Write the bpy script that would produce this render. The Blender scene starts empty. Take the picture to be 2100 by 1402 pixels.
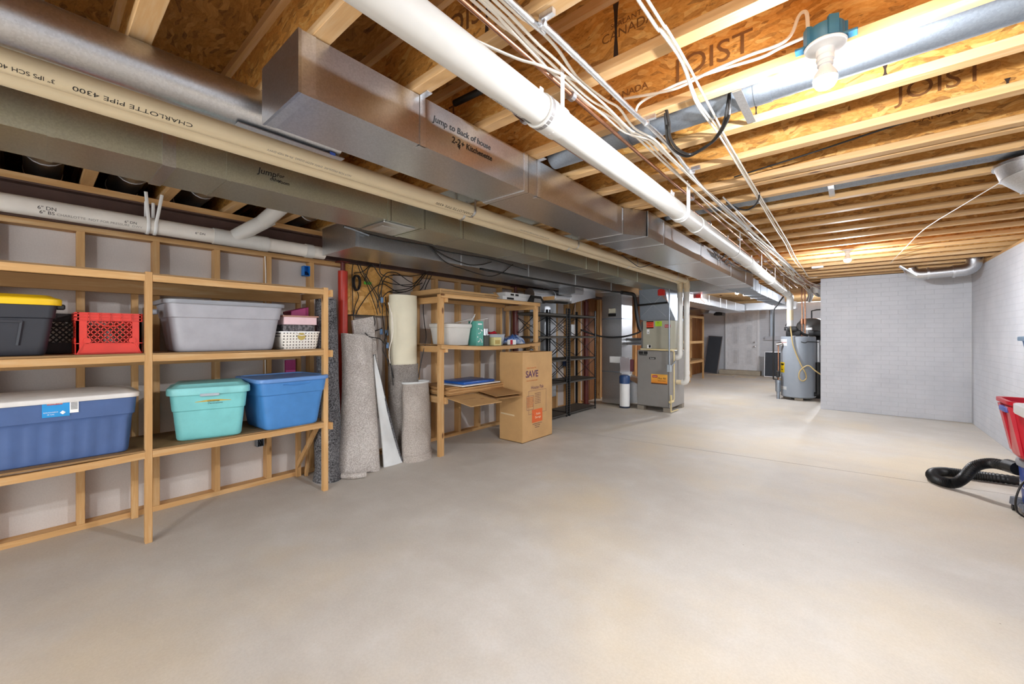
import bpy, bmesh, math, random
from mathutils import Vector, Matrix
random.seed(11)
S = bpy.context.scene
COL = S.collection
PI = math.pi
R = math.radians

# ---------------------------------------------------------------- camera, world, exposure
F_PX, CX, HY, EYE = 830.0, 1050.0, 687.0, 1.32
TH = math.atan2(700, F_PX)
cam_d = bpy.data.cameras.new('camera')
cam_d.sensor_width = 36.0
cam_d.lens = F_PX / 2100 * 36
cam_d.shift_y = -(701 - HY) / 2100
cam_d.clip_start = 0.02
cam = bpy.data.objects.new('camera', cam_d)
COL.objects.link(cam)
cam.location = (0, 0, EYE)
cam.rotation_euler = (PI / 2, 0, TH)
S.camera = cam
S.view_settings.view_transform = 'Standard'
S.view_settings.look = 'None'
S.view_settings.gamma = 1
S.view_settings.use_curve_mapping = False
S.view_settings.exposure = 0.53
S.cycles.use_denoising = True
S.cycles.max_bounces = 8
S.cycles.diffuse_bounces = 5
S.cycles.glossy_bounces = 5
S.cycles.sample_clamp_indirect = 6
BULB = 3100.0          # radiance of the bare bulbs
W = bpy.data.worlds.new('world')
S.world = W
W.use_nodes = True
W.node_tree.nodes['Background'].inputs[0].default_value = (0.93, 0.97, 1.0, 1)
W.node_tree.nodes['Background'].inputs[1].default_value = 3.4   # uniform fill added through the open side behind the camera

# a point of the photograph on a plane of the room
FW = Vector((-math.sin(TH), math.cos(TH), 0)); RT = Vector((math.cos(TH), math.sin(TH), 0))
EYEV = Vector((0, 0, EYE))
def _ray(u, v): return FW + RT * ((u - CX) / F_PX) + Vector((0, 0, (HY - v) / F_PX))
def Zp(u, v, z): d = _ray(u, v); return EYEV + d * ((z - EYE) / d.z)
def Xp(u, v, x): d = _ray(u, v); return EYEV + d * (x / d.x)
def Yp(u, v, y): d = _ray(u, v); return EYEV + d * (y / d.y)

# ---------------------------------------------------------------- materials
def lin(h):
    h = h.lstrip('#')
    v = [int(h[i:i + 2], 16) / 255 for i in (0, 2, 4)]
    return tuple(c / 12.92 if c <= .04045 else ((c + .055) / 1.055) ** 2.4 for c in v) + (1,)
def sc(c, f): return (min(1, c[0] * f), min(1, c[1] * f), min(1, c[2] * f), 1)
class N:
    def __init__(self, name):
        self.m = bpy.data.materials.new(name); self.m.use_nodes = True
        self.t = self.m.node_tree; self.b = self.t.nodes['Principled BSDF']
        self.out = self.t.nodes['Material Output']
        self.tc = self.t.nodes.new('ShaderNodeTexCoord')
    def n(self, kind, **kw):
        x = self.t.nodes.new('ShaderNode' + kind)
        for k, v in kw.items(): setattr(x, k, v)
        return x
    def l(self, a, b): self.t.links.new(a, b)
    def map(self, scale=(1, 1, 1), src=None, rnd=True):
        mp = self.n('Mapping'); mp.inputs['Scale'].default_value = scale
        self.l(src or self.tc.outputs['Object'], mp.inputs['Vector'])
        if rnd:
            oi = self.n('ObjectInfo'); mu = self.n('Math', operation='MULTIPLY'); mu.inputs[1].default_value = 37.0
            self.l(oi.outputs['Random'], mu.inputs[0]); self.l(mu.outputs[0], mp.inputs['Location'])
        return mp.outputs[0]
    def noise(self, vec, scale, detail=4, rough=.6):
        x = self.n('TexNoise'); x.inputs['Scale'].default_value = scale; x.inputs['Detail'].default_value = detail
        x.inputs['Roughness'].default_value = rough; self.l(vec, x.inputs['Vector']); return x.outputs['Fac']
    def ramp(self, fac, stops, interp='LINEAR'):
        x = self.n('ValToRGB'); x.color_ramp.interpolation = interp
        e = x.color_ramp.elements
        while len(e) < len(stops): e.new(.5)
        for k, (p, c) in enumerate(stops): e[k].position = p; e[k].color = c
        self.l(fac, x.inputs[0]); return x.outputs[0]
    def mix(self, fac, a, b, mode='MIX'):
        x = self.n('MixRGB', blend_type=mode)
        for s, v in ((0, fac), (1, a), (2, b)):
            if hasattr(v, 'is_output'): self.l(v, x.inputs[s])
            else: x.inputs[s].default_value = v
        return x.outputs[0]
    def bump(self, h, strength, dist=.01):
        x = self.n('Bump'); x.inputs['Strength'].default_value = strength; x.inputs['Distance'].default_value = dist
        self.l(h, x.inputs['Height']); self.l(x.outputs[0], self.b.inputs['Normal'])
    def set(self, **kw):
        for k, v in kw.items():
            s = self.b.inputs[k.replace('_', ' ')]
            if hasattr(v, 'is_output'): self.l(v, s)
            else: s.default_value = v
        return self.m
def plain(name, col, rough=.5, metal=0, var=.08, vs=9, bump=0, bs=60, st=(1, 1, 1), trans=0, spec=.5):
    q = N(name); c = lin(col) if isinstance(col, str) else col
    v = q.map(st)
    cc = q.ramp(q.noise(v, vs), [(.3, sc(c, 1 - var)), (.7, sc(c, 1 + var))])
    if bump: q.bump(q.noise(v, bs, 3), bump, .004)
    return q.set(Base_Color=cc, Roughness=rough, Metallic=metal, Transmission_Weight=trans, Specular_IOR_Level=spec)
def wood(name, axis, a='#c8945a', b='#e2b882', knots=True, rough=.6):
    q = N(name); st = [14, 14, 14]; st[axis] = 1.1
    v = q.map(tuple(st))
    g = q.noise(v, 2.2, 5, .65)
    c = q.ramp(g, [(.28, lin(a)), (.5, sc(lin(a), 1.14)), (.72, lin(b))])
    oi = q.n('ObjectInfo')
    tone = q.ramp(oi.outputs['Random'], [(0, (.80, .77, .73, 1)), (1, (1.0, .99, .97, 1))])
    c = q.mix(1.0, c, tone, 'MULTIPLY')
    if knots:
        s2 = [6, 6, 6]; s2[axis] = 2.2
        vo = q.n('TexVoronoi'); vo.inputs['Scale'].default_value = 1.0; q.l(q.map(tuple(s2)), vo.inputs['Vector'])
        k = q.ramp(vo.outputs['Distance'], [(.05, (1, 1, 1, 1)), (.10, (0, 0, 0, 1))])
        c = q.mix(k, c, lin('#6a4426'))
    q.bump(g, .15, .003)
    return q.set(Base_Color=c, Roughness=rough, Specular_IOR_Level=.3)
def osb(name, stretch, dark='#6f4214', mid='#b27a35', light='#d8a660', dirt=.5):
    q = N(name)
    vn = q.map((1, 1, 1))
    wv = q.n('TexNoise'); wv.inputs['Scale'].default_value = 5; q.l(vn, wv.inputs['Vector'])
    ad = q.n('VectorMath', operation='ADD'); sc_ = q.n('VectorMath', operation='SCALE'); sc_.inputs['Scale'].default_value = .12
    q.l(wv.outputs['Color'], sc_.inputs[0]); q.l(vn, ad.inputs[0]); q.l(sc_.outputs[0], ad.inputs[1])
    mp = q.n('Mapping'); mp.inputs['Scale'].default_value = stretch; q.l(ad.outputs[0], mp.inputs['Vector'])
    vo = q.n('TexVoronoi'); vo.inputs['Scale'].default_value = 1; q.l(mp.outputs[0], vo.inputs['Vector'])
    sp = q.n('SeparateColor'); q.l(vo.outputs['Color'], sp.inputs[0])
    c = q.ramp(sp.outputs[0], [(0, lin(dark)), (.25, lin(mid)), (.7, sc(lin(mid), 1.2)), (1, lin(light))])
    fine = q.noise(mp.outputs[0], 2.5, 5)
    c = q.mix(.35, c, q.ramp(fine, [(.3, lin(dark)), (.7, lin(light))]))
    spot = q.ramp(q.noise(mp.outputs[0], .8, 5, .75), [(.60, (0, 0, 0, 1)), (.68, (1, 1, 1, 1))])
    c = q.mix(q.mix(1.0, spot, (dirt, dirt, dirt, 1), 'MULTIPLY'), c, lin('#3b2009'))
    q.bump(sp.outputs[1], .25, .003)
    return q.set(Base_Color=c, Roughness=.62, Specular_IOR_Level=.35)
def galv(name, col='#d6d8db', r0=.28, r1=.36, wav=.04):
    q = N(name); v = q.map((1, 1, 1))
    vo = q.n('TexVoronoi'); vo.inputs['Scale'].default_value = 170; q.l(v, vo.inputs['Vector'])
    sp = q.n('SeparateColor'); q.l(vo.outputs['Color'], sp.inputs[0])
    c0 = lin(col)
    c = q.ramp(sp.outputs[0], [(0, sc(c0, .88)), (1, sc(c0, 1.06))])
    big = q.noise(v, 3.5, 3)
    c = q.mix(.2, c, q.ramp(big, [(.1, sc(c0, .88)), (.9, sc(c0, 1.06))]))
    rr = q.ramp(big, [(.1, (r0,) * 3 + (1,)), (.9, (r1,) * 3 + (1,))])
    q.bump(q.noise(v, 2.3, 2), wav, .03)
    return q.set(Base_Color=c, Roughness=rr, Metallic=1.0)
def emit(name, col, strength):
    q = N(name); e = q.n('Emission'); e.inputs[0].default_value = lin(col); e.inputs[1].default_value = strength
    q.l(e.outputs[0], q.out.inputs[0]); return q.m
def carpet(name, a, b, scale=260):
    q = N(name); v = q.map((1, 1, 1))
    f = q.noise(v, scale, 2, .8)
    c = q.ramp(f, [(.38, lin(a)), (.62, lin(b))])
    c = q.mix(.25, c, q.ramp(q.noise(v, 6, 3), [(.35, lin(a)), (.65, lin(b))]))
    q.bump(f, .9, .01)
    return q.set(Base_Color=c, Roughness=.95, Specular_IOR_Level=.1)

M = {}
for ax, k in enumerate('xyz'):
    M['wood' + k] = wood('pine_' + k, ax, '#c49a66', '#dcbb8e')
    M['flange' + k] = wood('flange_' + k, ax, '#cba472', '#dfc29a')
    M['brownwood' + k] = wood('brown_board_' + k, ax, '#7a4a20', '#a9713a')
M['web'] = osb('osb_web', (20, 60, 62), dark='#7c4a16', mid='#bd8136', light='#dcae66', dirt=.55)
M['subfloor'] = osb('osb_subfloor', (17, 60, 42), dark='#5c370f', mid='#a06c2c', light='#c6924e', dirt=.6)
M['osbboard'] = osb('osb_board', (30, 16, 26), dark='#a8762f', mid='#cf9a50', light='#e4b878', dirt=.3)
M['galv'] = galv('galvanized_steel')
M['galv_dark'] = galv('galvanized_dull', '#c9cbce', .26, .36)
M['galv_green'] = galv('galvanized_greenish', '#c6c9bc', .33, .38, .015)
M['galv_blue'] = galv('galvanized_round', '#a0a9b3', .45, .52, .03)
M['pvc'] = plain('white_pvc', '#d3d1cb', .32, var=.03)
M['pvc_old'] = plain('white_pvc_dirty', '#e8e2d8', .4, var=.07, vs=5)
M['pvc_beige'] = plain('beige_pvc', '#d9c8a6', .42, var=.06, vs=6, st=(3, .6, 3))
M['joint'] = plain('purple_cement', '#7f7b78', .6)
M['copper'] = plain('copper', '#b48468', .36, 1.0, var=.25, vs=14)
M['romex'] = plain('white_cable', '#e9e2d4', .45, var=.05)
M['foil'] = galv('spiral_conduit', '#e4e7ea', .25, .4, .3)
M['black'] = plain('black_rubber', '#141414', .45, var=.2)
M['blackcable'] = plain('black_cable', '#1a1817', .4, var=.15)
M['ink'] = plain('black_ink', '#1b1a1a', .7, var=.05)
M['faint'] = plain('grey_ink', '#8f8a83', .7, var=.05)
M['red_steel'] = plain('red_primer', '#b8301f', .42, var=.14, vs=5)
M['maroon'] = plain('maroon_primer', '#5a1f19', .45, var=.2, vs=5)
M['beam'] = plain('brown_beam_paint', '#5d443b', .6, var=.22, vs=4, bump=.2, bs=40)
M['zinc'] = galv('zinc_strap', '#dfe1e4', .3, .45)
M['white'] = plain('white_plastic', '#eeeeec', .35, var=.03)
M['paint'] = plain('white_paint', '#e4e5e8', .45, var=.04)
M['steelgrey'] = plain('grey_enamel', '#8d8a86', .38, var=.04)
M['coilgrey'] = plain('beige_grey_enamel', '#a3a08f', .42, var=.04)
M['card'] = plain('cardboard', '#c39a66', .75, var=.07, vs=5, bump=.12, bs=30)
M['card2'] = plain('cardboard_dark', '#a87e4e', .8, var=.1, vs=6, bump=.12, bs=30)
M['heater'] = plain('heater_enamel', '#8d949c', .32, var=.03)
M['blackshelf'] = plain('black_steel', '#2a2c2e', .42, .3, var=.15)
M['shelfdeck'] = plain('dark_shelf_deck', '#4a4640', .55, var=.15)
M['gold'] = plain('brass', '#c79a48', .35, 1)
M['chrome'] = plain('chrome', '#c9c9c9', .2, 1, var=.03)

def P(name, col, rough=.42, **k):
    if name not in M: M[name] = plain(name, col, rough, **k)
    return M[name]

# ---------------------------------------------------------------- mesh helpers
BM = bmesh.new
def box(bm, lo, hi, mtx=None):
    x0, y0, z0 = lo; x1, y1, z1 = hi
    vs = [Vector(p) for p in ((x0, y0, z0), (x1, y0, z0), (x1, y1, z0), (x0, y1, z0), (x0, y0, z1), (x1, y0, z1), (x1, y1, z1), (x0, y1, z1))]
    if mtx is not None: vs = [mtx @ p for p in vs]
    v = [bm.verts.new(p) for p in vs]
    for f in ((0, 3, 2, 1), (4, 5, 6, 7), (0, 1, 5, 4), (1, 2, 6, 5), (2, 3, 7, 6), (3, 0, 4, 7)):
        bm.faces.new([v[i] for i in f])
    return bm
def bevbox(bm, lo, hi, r=.004, seg=1, mtx=None):
    t = BM(); box(t, lo, hi, mtx)
    bmesh.ops.bevel(t, geom=list(t.edges), offset=r, segments=seg, affect='EDGES', profile=.5)
    add(bm, t); return bm
def add(bm, other, mtx=None):
    mp = {}
    for v in other.verts: mp[v] = bm.verts.new(mtx @ v.co if mtx is not None else v.co)
    for f in other.faces:
        try: bm.faces.new([mp[v] for v in f.verts])
        except ValueError: pass
    other.free()
def beam(bm, a, b, w, h, up=Vector((0, 0, 1))):
    a, b = Vector(a), Vector(b); d = (b - a).normalized()
    s = d.cross(up)
    if s.length < 1e-4: s = d.cross(Vector((1, 0, 0)))
    s.normalize(); t = s.cross(d)
    vs = []
    for p in (a, b):
        for i, j in ((-1, -1), (1, -1), (1, 1), (-1, 1)): vs.append(bm.verts.new(p + s * (w / 2 * i) + t * (h / 2 * j)))
    for f in ((0, 1, 2, 3), (7, 6, 5, 4), (0, 4, 5, 1), (1, 5, 6, 2), (2, 6, 7, 3), (3, 7, 4, 0)): bm.faces.new([vs[i] for i in f])
    return bm
def loft(bm, rings, cap0=True, cap1=True, closed=True):
    rv = [[bm.verts.new(p) for p in r] for r in rings]
    n = len(rings[0])
    for a, b in zip(rv, rv[1:]):
        for i in range(n if closed else n - 1):
            j = (i + 1) % n
            bm.faces.new((a[i], a[j], b[j], b[i]))
    if cap0: bm.faces.new(list(reversed(rv[0])))
    if cap1: bm.faces.new(rv[-1])
    return bm
def tube(bm, pts, r, n=10, caps=True, close=False, flat=1.0):
    pts = [Vector(p) for p in pts]
    rr = r if isinstance(r, (list, tuple)) else [r] * len(pts)
    m = len(pts); up = None; rings = []
    for i, p in enumerate(pts):
        if close: d = pts[(i + 1) % m] - pts[i - 1]
        else: d = pts[min(i + 1, m - 1)] - pts[max(i - 1, 0)]
        if d.length < 1e-9: d = Vector((0, 0, 1))
        d.normalize()
        if up is None:
            up = Vector((0, 0, 1)) if abs(d.z) < .9 else Vector((1, 0, 0))
        s = d.cross(up)
        if s.length < 1e-5: s = d.cross(Vector((.3, 1, .2)))
        s.normalize(); up = s.cross(d).normalized()
        rings.append([p + s * (math.cos(2 * PI * k / n) * rr[i]) + up * (math.sin(2 * PI * k / n) * rr[i] * flat) for k in range(n)])
    if close: rings.append(rings[0])
    loft(bm, rings, caps and not close, caps and not close)
    if close: bmesh.ops.remove_doubles(bm, verts=bm.verts, dist=1e-6)
    return bm
def spline(pts, sub=6):
    pts = [Vector(p) for p in pts]; out = []
    for i in range(len(pts) - 1):
        p0 = pts[max(i - 1, 0)]; p1 = pts[i]; p2 = pts[i + 1]; p3 = pts[min(i + 2, len(pts) - 1)]
        for k in range(sub):
            t = k / sub
            out.append(.5 * ((2 * p1) + (p2 - p0) * t + (2 * p0 - 5 * p1 + 4 * p2 - p3) * t * t + (3 * p1 - p0 - 3 * p2 + p3) * t ** 3))
    out.append(pts[-1]); return out
def bend(a, corner, b, rad, n=6):
    a, c, b = Vector(a), Vector(corner), Vector(b)
    d0 = (a - c).normalized(); d1 = (b - c).normalized()
    p0 = c + d0 * rad; p1 = c + d1 * rad; out = []
    for k in range(n + 1):
        t = k / n; out.append((1 - t) ** 2 * p0 + 2 * t * (1 - t) * c + t * t * p1)
    return out
def lathe(bm, prof, n=24, o=(0, 0, 0), axis='z'):
    o = Vector(o); rings = []
    for r, h in prof:
        r = max(r, 1e-4); ring = []
        for k in range(n):
            a = 2 * PI * k / n; x, y = r * math.cos(a), r * math.sin(a)
            ring.append(o + (Vector((x, y, h)) if axis == 'z' else Vector((h, x, y)) if axis == 'x' else Vector((y, h, x))))
        rings.append(ring)
    return loft(bm, rings)
def rrect(w, d, r, z, n=5, off=None, cx=0, cy=0, side=1):
    """rounded rectangle ring, counter-clockwise; side = extra points per straight side"""
    r = min(r, w / 2 - 1e-4, d / 2 - 1e-4); pts = []
    cs = ((w / 2 - r, d / 2 - r, 0), (-w / 2 + r, d / 2 - r, 90), (-w / 2 + r, -d / 2 + r, 180), (w / 2 - r, -d / 2 + r, 270))
    for q, (x, y, a) in enumerate(cs):
        for k in range(n + 1):
            t = R(a + 90 * k / n); pts.append((x + r * math.cos(t), y + r * math.sin(t), math.cos(t), math.sin(t)))
        if side > 1:
            x2, y2, a2 = cs[(q + 1) % 4]; t = R(a + 90); nx, ny = math.cos(t), math.sin(t)
            ax, ay = x + r * nx, y + r * ny; bx, by = x2 + r * nx, y2 + r * ny
            for k in range(1, side): f = k / side; pts.append((ax + (bx - ax) * f, ay + (by - ay) * f, nx, ny))
    out = []
    for x, y, nx, ny in pts:
        o = off(x, y, nx, ny) if off else 0
        out.append(Vector((cx + x + nx * o, cy + y + ny * o, z)))
    return out
WLOC = {}
def setp(o, label=None, cat=None, group=None, kind=None):
    if label: o['label'] = label
    if cat: o['category'] = cat
    if group: o['group'] = group
    if kind: o['kind'] = kind
    return o
def obj(name, bm, mat, parent=None, label=None, cat=None, group=None, kind=None, local=False, sharp=35, org=None):
    """link a bmesh as one object; world-space shapes are moved to the parent's (or their own) origin"""
    me = bpy.data.meshes.new(name)
    bmesh.ops.recalc_face_normals(bm, faces=bm.faces)
    o = bpy.data.objects.new(name, me)
    if not local:
        if parent is not None: at = WLOC[parent.name]
        elif org is not None: at = Vector(org)
        else:
            xs = [v.co for v in bm.verts]
            at = Vector(((min(p.x for p in xs) + max(p.x for p in xs)) / 2, (min(p.y for p in xs) + max(p.y for p in xs)) / 2, min(p.z for p in xs)))
        for v in bm.verts: v.co -= at
        WLOC[o.name] = Vector(at)
        if parent is None: o.location = at
    bm.to_mesh(me); bm.free()
    for p in me.polygons: p.use_smooth = True
    me.set_sharp_from_angle(angle=R(sharp))
    for mm in (mat if isinstance(mat, (list, tuple)) else [mat]): me.materials.append(mm)
    COL.objects.link(o)
    if parent is not None: o.parent = parent
    return setp(o, label, cat, group, kind)
def thing(name, label, cat, loc, group=None, rz=0, tilt=None):
    o = bpy.data.objects.new(name, None); COL.objects.link(o)
    o.empty_display_size = .05
    o.location = loc; o.rotation_euler = (tilt[0], tilt[1], rz) if tilt else (0, 0, rz)
    WLOC[o.name] = Vector(loc)
    return setp(o, label, cat, group)
def dup(src, loc=None, rz=None, label=None, group=None):
    c = src.copy(); COL.objects.link(c)
    if loc is not None: c.location = loc
    if rz is not None: c.rotation_euler = (0, 0, rz)
    if label: c['label'] = label
    if group: c['group'] = group
    for ch in [o for o in COL.objects if o.parent == src]:
        d = ch.copy(); COL.objects.link(d); d.parent = c
        for g in [o for o in COL.objects if o.parent == ch]:
            e = g.copy(); COL.objects.link(e); e.parent = d
    return c
def struct(name, bm, mat, parent=None):
    return obj(name, bm, mat, parent, kind='structure')
def text_bm(s, size, depth=.0006, shear=0, bold=0):
    cu = bpy.data.curves.new('lettering', 'FONT'); cu.body = s; cu.size = size; cu.extrude = depth / 2
    cu.align_x = 'CENTER'; cu.align_y = 'CENTER'; cu.shear = shear; cu.resolution_u = 3; cu.offset = bold
    o = bpy.data.objects.new('lettering', cu)
    me = bpy.data.meshes.new_from_object(o)
    bm = BM(); bm.from_mesh(me)
    bpy.data.objects.remove(o); bpy.data.meshes.remove(me); bpy.data.curves.remove(cu)
    return bm
def frame(right, up, at):
    r, u = Vector(right).normalized(), Vector(up).normalized(); n = r.cross(u)
    m = Matrix((r, u, n)).transposed().to_4x4(); m.translation = Vector(at); return m
def letter(s, size, right, up, at, mat, parent, name='lettering', shear=0, local=False, bold=0):
    bm = text_bm(s, size, shear=shear, bold=bold); bm.transform(frame(right, up, at))
    return obj(name, bm, mat, parent, local=local)
ORD = ['', 'first', 'second', 'third', 'fourth', 'fifth', 'sixth', 'seventh', 'eighth', 'ninth', 'tenth', 'eleventh', 'twelfth', 'thirteenth', 'fourteenth', 'fifteenth', 'sixteenth', 'seventeenth', 'eighteenth', 'nineteenth', 'twentieth', 'twenty-first', 'twenty-second', 'twenty-third', 'twenty-fourth', 'twenty-fifth', 'twenty-sixth', 'twenty-seventh', 'twenty-eighth', 'twenty-ninth', 'thirtieth', 'thirty-first', 'thirty-second', 'thirty-third', 'thirty-fourth', 'thirty-fifth']
# ---------------------------------------------------------------- structure
def concrete():
    q = N('concrete_floor'); v = q.map((1, 1, 1), rnd=False)
    big = q.noise(v, .55, 5, .6); mid = q.noise(v, 3.2, 6, .65); fine = q.noise(v, 90, 3, .7)
    c = q.ramp(mid, [(.3, lin('#bab3a9')), (.55, lin('#c4beb5')), (.75, lin('#cdc8c1'))])
    st = q.ramp(big, [(.47, (0, 0, 0, 1)), (.66, (.55, .55, .55, 1))])
    c = q.mix(st, c, lin('#d0bc98'))
    sm = q.ramp(q.noise(q.map((.5, 2.2, 1), rnd=False), 1.3, 5), [(.55, (0, 0, 0, 1)), (.8, (.5, .5, .5, 1))])
    c = q.mix(sm, c, lin('#b3aaa0'))
    c = q.mix(.12, c, q.ramp(fine, [(.35, lin('#9c9286')), (.65, lin('#d6d0c6'))]))
    sp = q.n('TexVoronoi'); sp.inputs['Scale'].default_value = 5.5; q.l(v, sp.inputs['Vector'])
    c = q.mix(q.ramp(sp.outputs['Distance'], [(.012, (.8, .8, .8, 1)), (.028, (0, 0, 0, 1))]), c, lin('#6e6253'))
    q.bump(q.noise(v, 14, 5), .12, .01)
    return q.set(Base_Color=c, Roughness=q.ramp(mid, [(.3, (.5,) * 3 + (1,)), (.7, (.68,) * 3 + (1,))]), Specular_IOR_Level=.4)
def brick(name, plane):
    q = N(name)
    sx = q.n('SeparateXYZ'); q.l(q.tc.outputs['Object'], sx.inputs[0]); cb = q.n('CombineXYZ')
    q.l(sx.outputs[plane], cb.inputs[0]); q.l(sx.outputs['Z'], cb.inputs[1])
    br = q.n('TexBrick'); q.l(cb.outputs[0], br.inputs['Vector'])
    for k, v in (('Scale', 1.0), ('Mortar Size', .005), ('Mortar Smooth', .5), ('Brick Width', .205), ('Row Height', .0755)): br.inputs[k].default_value = v
    br.inputs['Color1'].default_value = br.inputs['Color2'].default_value = (1, 1, 1, 1); br.inputs['Mortar'].default_value = (0, 0, 0, 1)
    v = q.map((1, 1, 1), rnd=False)
    c = q.ramp(q.noise(v, 2.5, 5), [(.3, lin('#b9bbc0')), (.7, lin('#c8c9cd'))])
    c = q.mix(q.ramp(br.outputs['Color'], [(0, (.22, .22, .22, 1)), (1, (0, 0, 0, 1))]), c, lin('#a3a4a8'))
    sp = q.n('TexVoronoi'); sp.inputs['Scale'].default_value = 7; q.l(v, sp.inputs['Vector'])
    c = q.mix(q.ramp(sp.outputs['Distance'], [(.02, (.7, .7, .7, 1)), (.04, (0, 0, 0, 1))]), c, lin('#a8a5a0'))
    h = q.mix(.30, br.outputs['Color'], q.noise(v, 55, 4, .7))
    q.bump(h, .4, .007)
    return q.set(Base_Color=c, Roughness=.5)
def drywall():
    q = N('drywall_paper_back'); v = q.map((1, 1, 1), rnd=False)
    c = q.ramp(q.noise(v, 1.6, 5), [(.3, lin('#cac1ba')), (.7, lin('#d6cec7'))])
    c = q.mix(.1, c, q.ramp(q.noise(v, 120, 2), [(.4, lin('#857b73')), (.6, lin('#c6beb7'))]))
    return q.set(Base_Color=c, Roughness=.85, Specular_IOR_Level=.2)
M['floor'] = concrete(); M['brick_x'] = brick('painted_brick_far', 'X'); M['brick_y'] = brick('painted_brick_right', 'Y'); M['drywall'] = drywall()
CEIL = 2.34
o = struct('floor', box(BM(), (-5.6, -3.2, -.12), (1.62, 15.8, 0)), M['floor'])
g = BM(); beam(g, (-3.9, 4.66, .0005), (1.35, 5.26, .0005), .004, .002)
struct('saw_cut', g, P('floor_joint', '#a3998d', .8), o)  # thin strip a little darker than the slab, the saw-cut joint
g = BM()
pts = [Zp(1855, 800, .0007), Zp(1900, 822, .0007), Zp(1960, 880, .0007)]
struct('ceiling', box(BM(), (-5.6, -3.2, 2.642), (1.62, 15.8, 2.664)), M['subfloor'])
struct('wall_left', box(BM(), (-4.11, -3.2, 0), (-4.095, 7.0, 2.06)), M['drywall'])
g = BM()
for k in range(60): y = 7.0 + k * .142; box(g, (-4.14 + .004 * (k % 3), y, 0), (-4.10 + .004 * (k % 3), y + .138, 2.06))
struct('wall_left_boards', g, M['brownwoodz'])
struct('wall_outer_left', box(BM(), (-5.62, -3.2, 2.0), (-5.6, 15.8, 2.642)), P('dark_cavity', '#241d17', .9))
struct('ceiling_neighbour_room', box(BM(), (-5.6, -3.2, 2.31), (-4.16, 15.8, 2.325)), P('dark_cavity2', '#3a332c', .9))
struct('wall_right', box(BM(), (1.36, -3.2, 0), (1.60, 15.5, 2.30)), M['brick_y'])
struct('wall_far_brick', box(BM(), (-.448, 9.10, 0), (1.36, 9.30, 2.325)), M['brick_x'])
struct('wall_light_block', box(BM(), (-5.6, -3.4, 0), (-2.5, -3.2, 2.64)), P('light_block_paint', '#c9c6c1', .6))  # unseen partial wall added to keep rear fill off the left shelf
struct('wall_back', box(BM(), (-4.6, 15.5, 0), (1.6, 15.7, 2.34)), M['brick_x'])
g = BM(); box(g, (1.37, -3.2, 2.30), (1.60, 15.5, 2.338)); struct('trim_sill_plate', g, M['woody'])
g = BM(); box(g, (1.575, -3.2, 2.34), (1.60, 15.5, 2.64)); struct('trim_rim_board', g, M['web'])
g = BM(); box(g, (-4.094, -3.2, 0), (-4.0, 7.0, .038)); struct('trim_bottom_plate', g, M['woody'])
g = BM(); box(g, (-4.094, -3.2, 2.022), (-4.0, 7.0, 2.06)); struct('trim_top_plate', g, M['woody'])

# steel beam over the stud wall, with its wooden nailer
t = thing('steel_beam', 'long brown painted steel beam above the stud wall behind the white pipe', 'beam', (-4.05, 5, 2.062))
g = BM(); box(g, (-4.13, -3, 2.062), (-3.985, 15.4, 2.073)); obj('bottom_flange', g, M['beam'], t)
g = BM(); box(g, (-4.065, -3, 2.073), (-4.055, 15.4, 2.281)); obj('web', g, M['beam'], t)
g = BM(); box(g, (-4.13, -3, 2.281), (-3.985, 15.4, 2.292)); obj('top_flange', g, M['beam'], t)
g = BM(); box(g, (-4.14, -3, 2.292), (-3.99, 15.4, 2.338)); obj('wood_nailer', g, M['woody'], t, label='pale wooden nailer plate on the beam')

# studs
stud_y = [-1.33, -.95, -.56, -.17, .213, .602, .983, 1.37, 1.745, 2.16, 2.62, 3.00, 3.28, 3.67, 4.04, 4.5, 4.86, 5.17, 5.45, 5.98, 6.35, 6.55, 6.78]
land = 2.03
nb = [y for y in stud_y if y < land][::-1]
for y in stud_y:
    g = BM(); bevbox(g, (-4.093, y - .02, .038), (-4.0, y + .02, 2.022), .002)
    k = (nb.index(y) + 1) if y in nb else ([q for q in stud_y if q > land].index(y) + 1)
    lab = f'bare pine wall stud, {ORD[k]} ' + ('to the left of the bright red column' if y < land else 'to the right of the bright red column')
    obj('wall_stud', g, M['woodz'], None, lab, 'stud', 'bare studs of the left wall')
for y in [7.62, 7.95, 8.6, 9.4, 10.2, 11.0]:
    g = BM(); box(g, (-4.098, y - .02, 0), (-4.01, y + .02, 2.055))
    obj('wall_stud', g, M['woodz'], None, f'rough stud against the brown board wall, {ORD[[7.62,7.95,8.6,9.4,10.2,11.0].index(y)+1]} past the return duct', 'stud', 'studs of the board wall')

# ---------------------------------------------------------------- I-joists
NEAR_BULB_K = 1
def joist(k, y, x0, x1, lab):
    t = thing('ceiling_joist', lab, 'joist', ((x0 + x1) / 2, y, CEIL), 'wooden ceiling joists')
    g = BM(); bevbox(g, (x0, y - .031, CEIL), (x1, y + .031, CEIL + .038), .002); obj('bottom_flange', g, M['flangex'], t)
    g = BM(); box(g, (x0, y - .005, CEIL + .038), (x1, y + .005, CEIL + .264)); obj('web', g, M['web'], t)
    g = BM(); box(g, (x0, y - .031, CEIL + .264), (x1, y + .031, CEIL + .302)); obj('top_flange', g, M['flangex'], t)
    return t
JT = {}
for k in range(-5, 35):
    y = 1.457 + .4055 * k
    d = k - NEAR_BULB_K
    lab = ('wooden I-joist that carries the near bare bulb' if d == 0 else
           f'wooden I-joist, {ORD[d]} beyond the near bulb' if d > 0 else
           f'wooden I-joist, {ORD[-d]} before the near bulb, toward the viewer')
    JT[k] = joist(k, y, -5.55, 1.57, lab)
joist(99, 1.457 + .4055 * 4 + .09, -5.55, 1.57, 'extra wooden I-joist doubled against its neighbour beyond the bulb')
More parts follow.
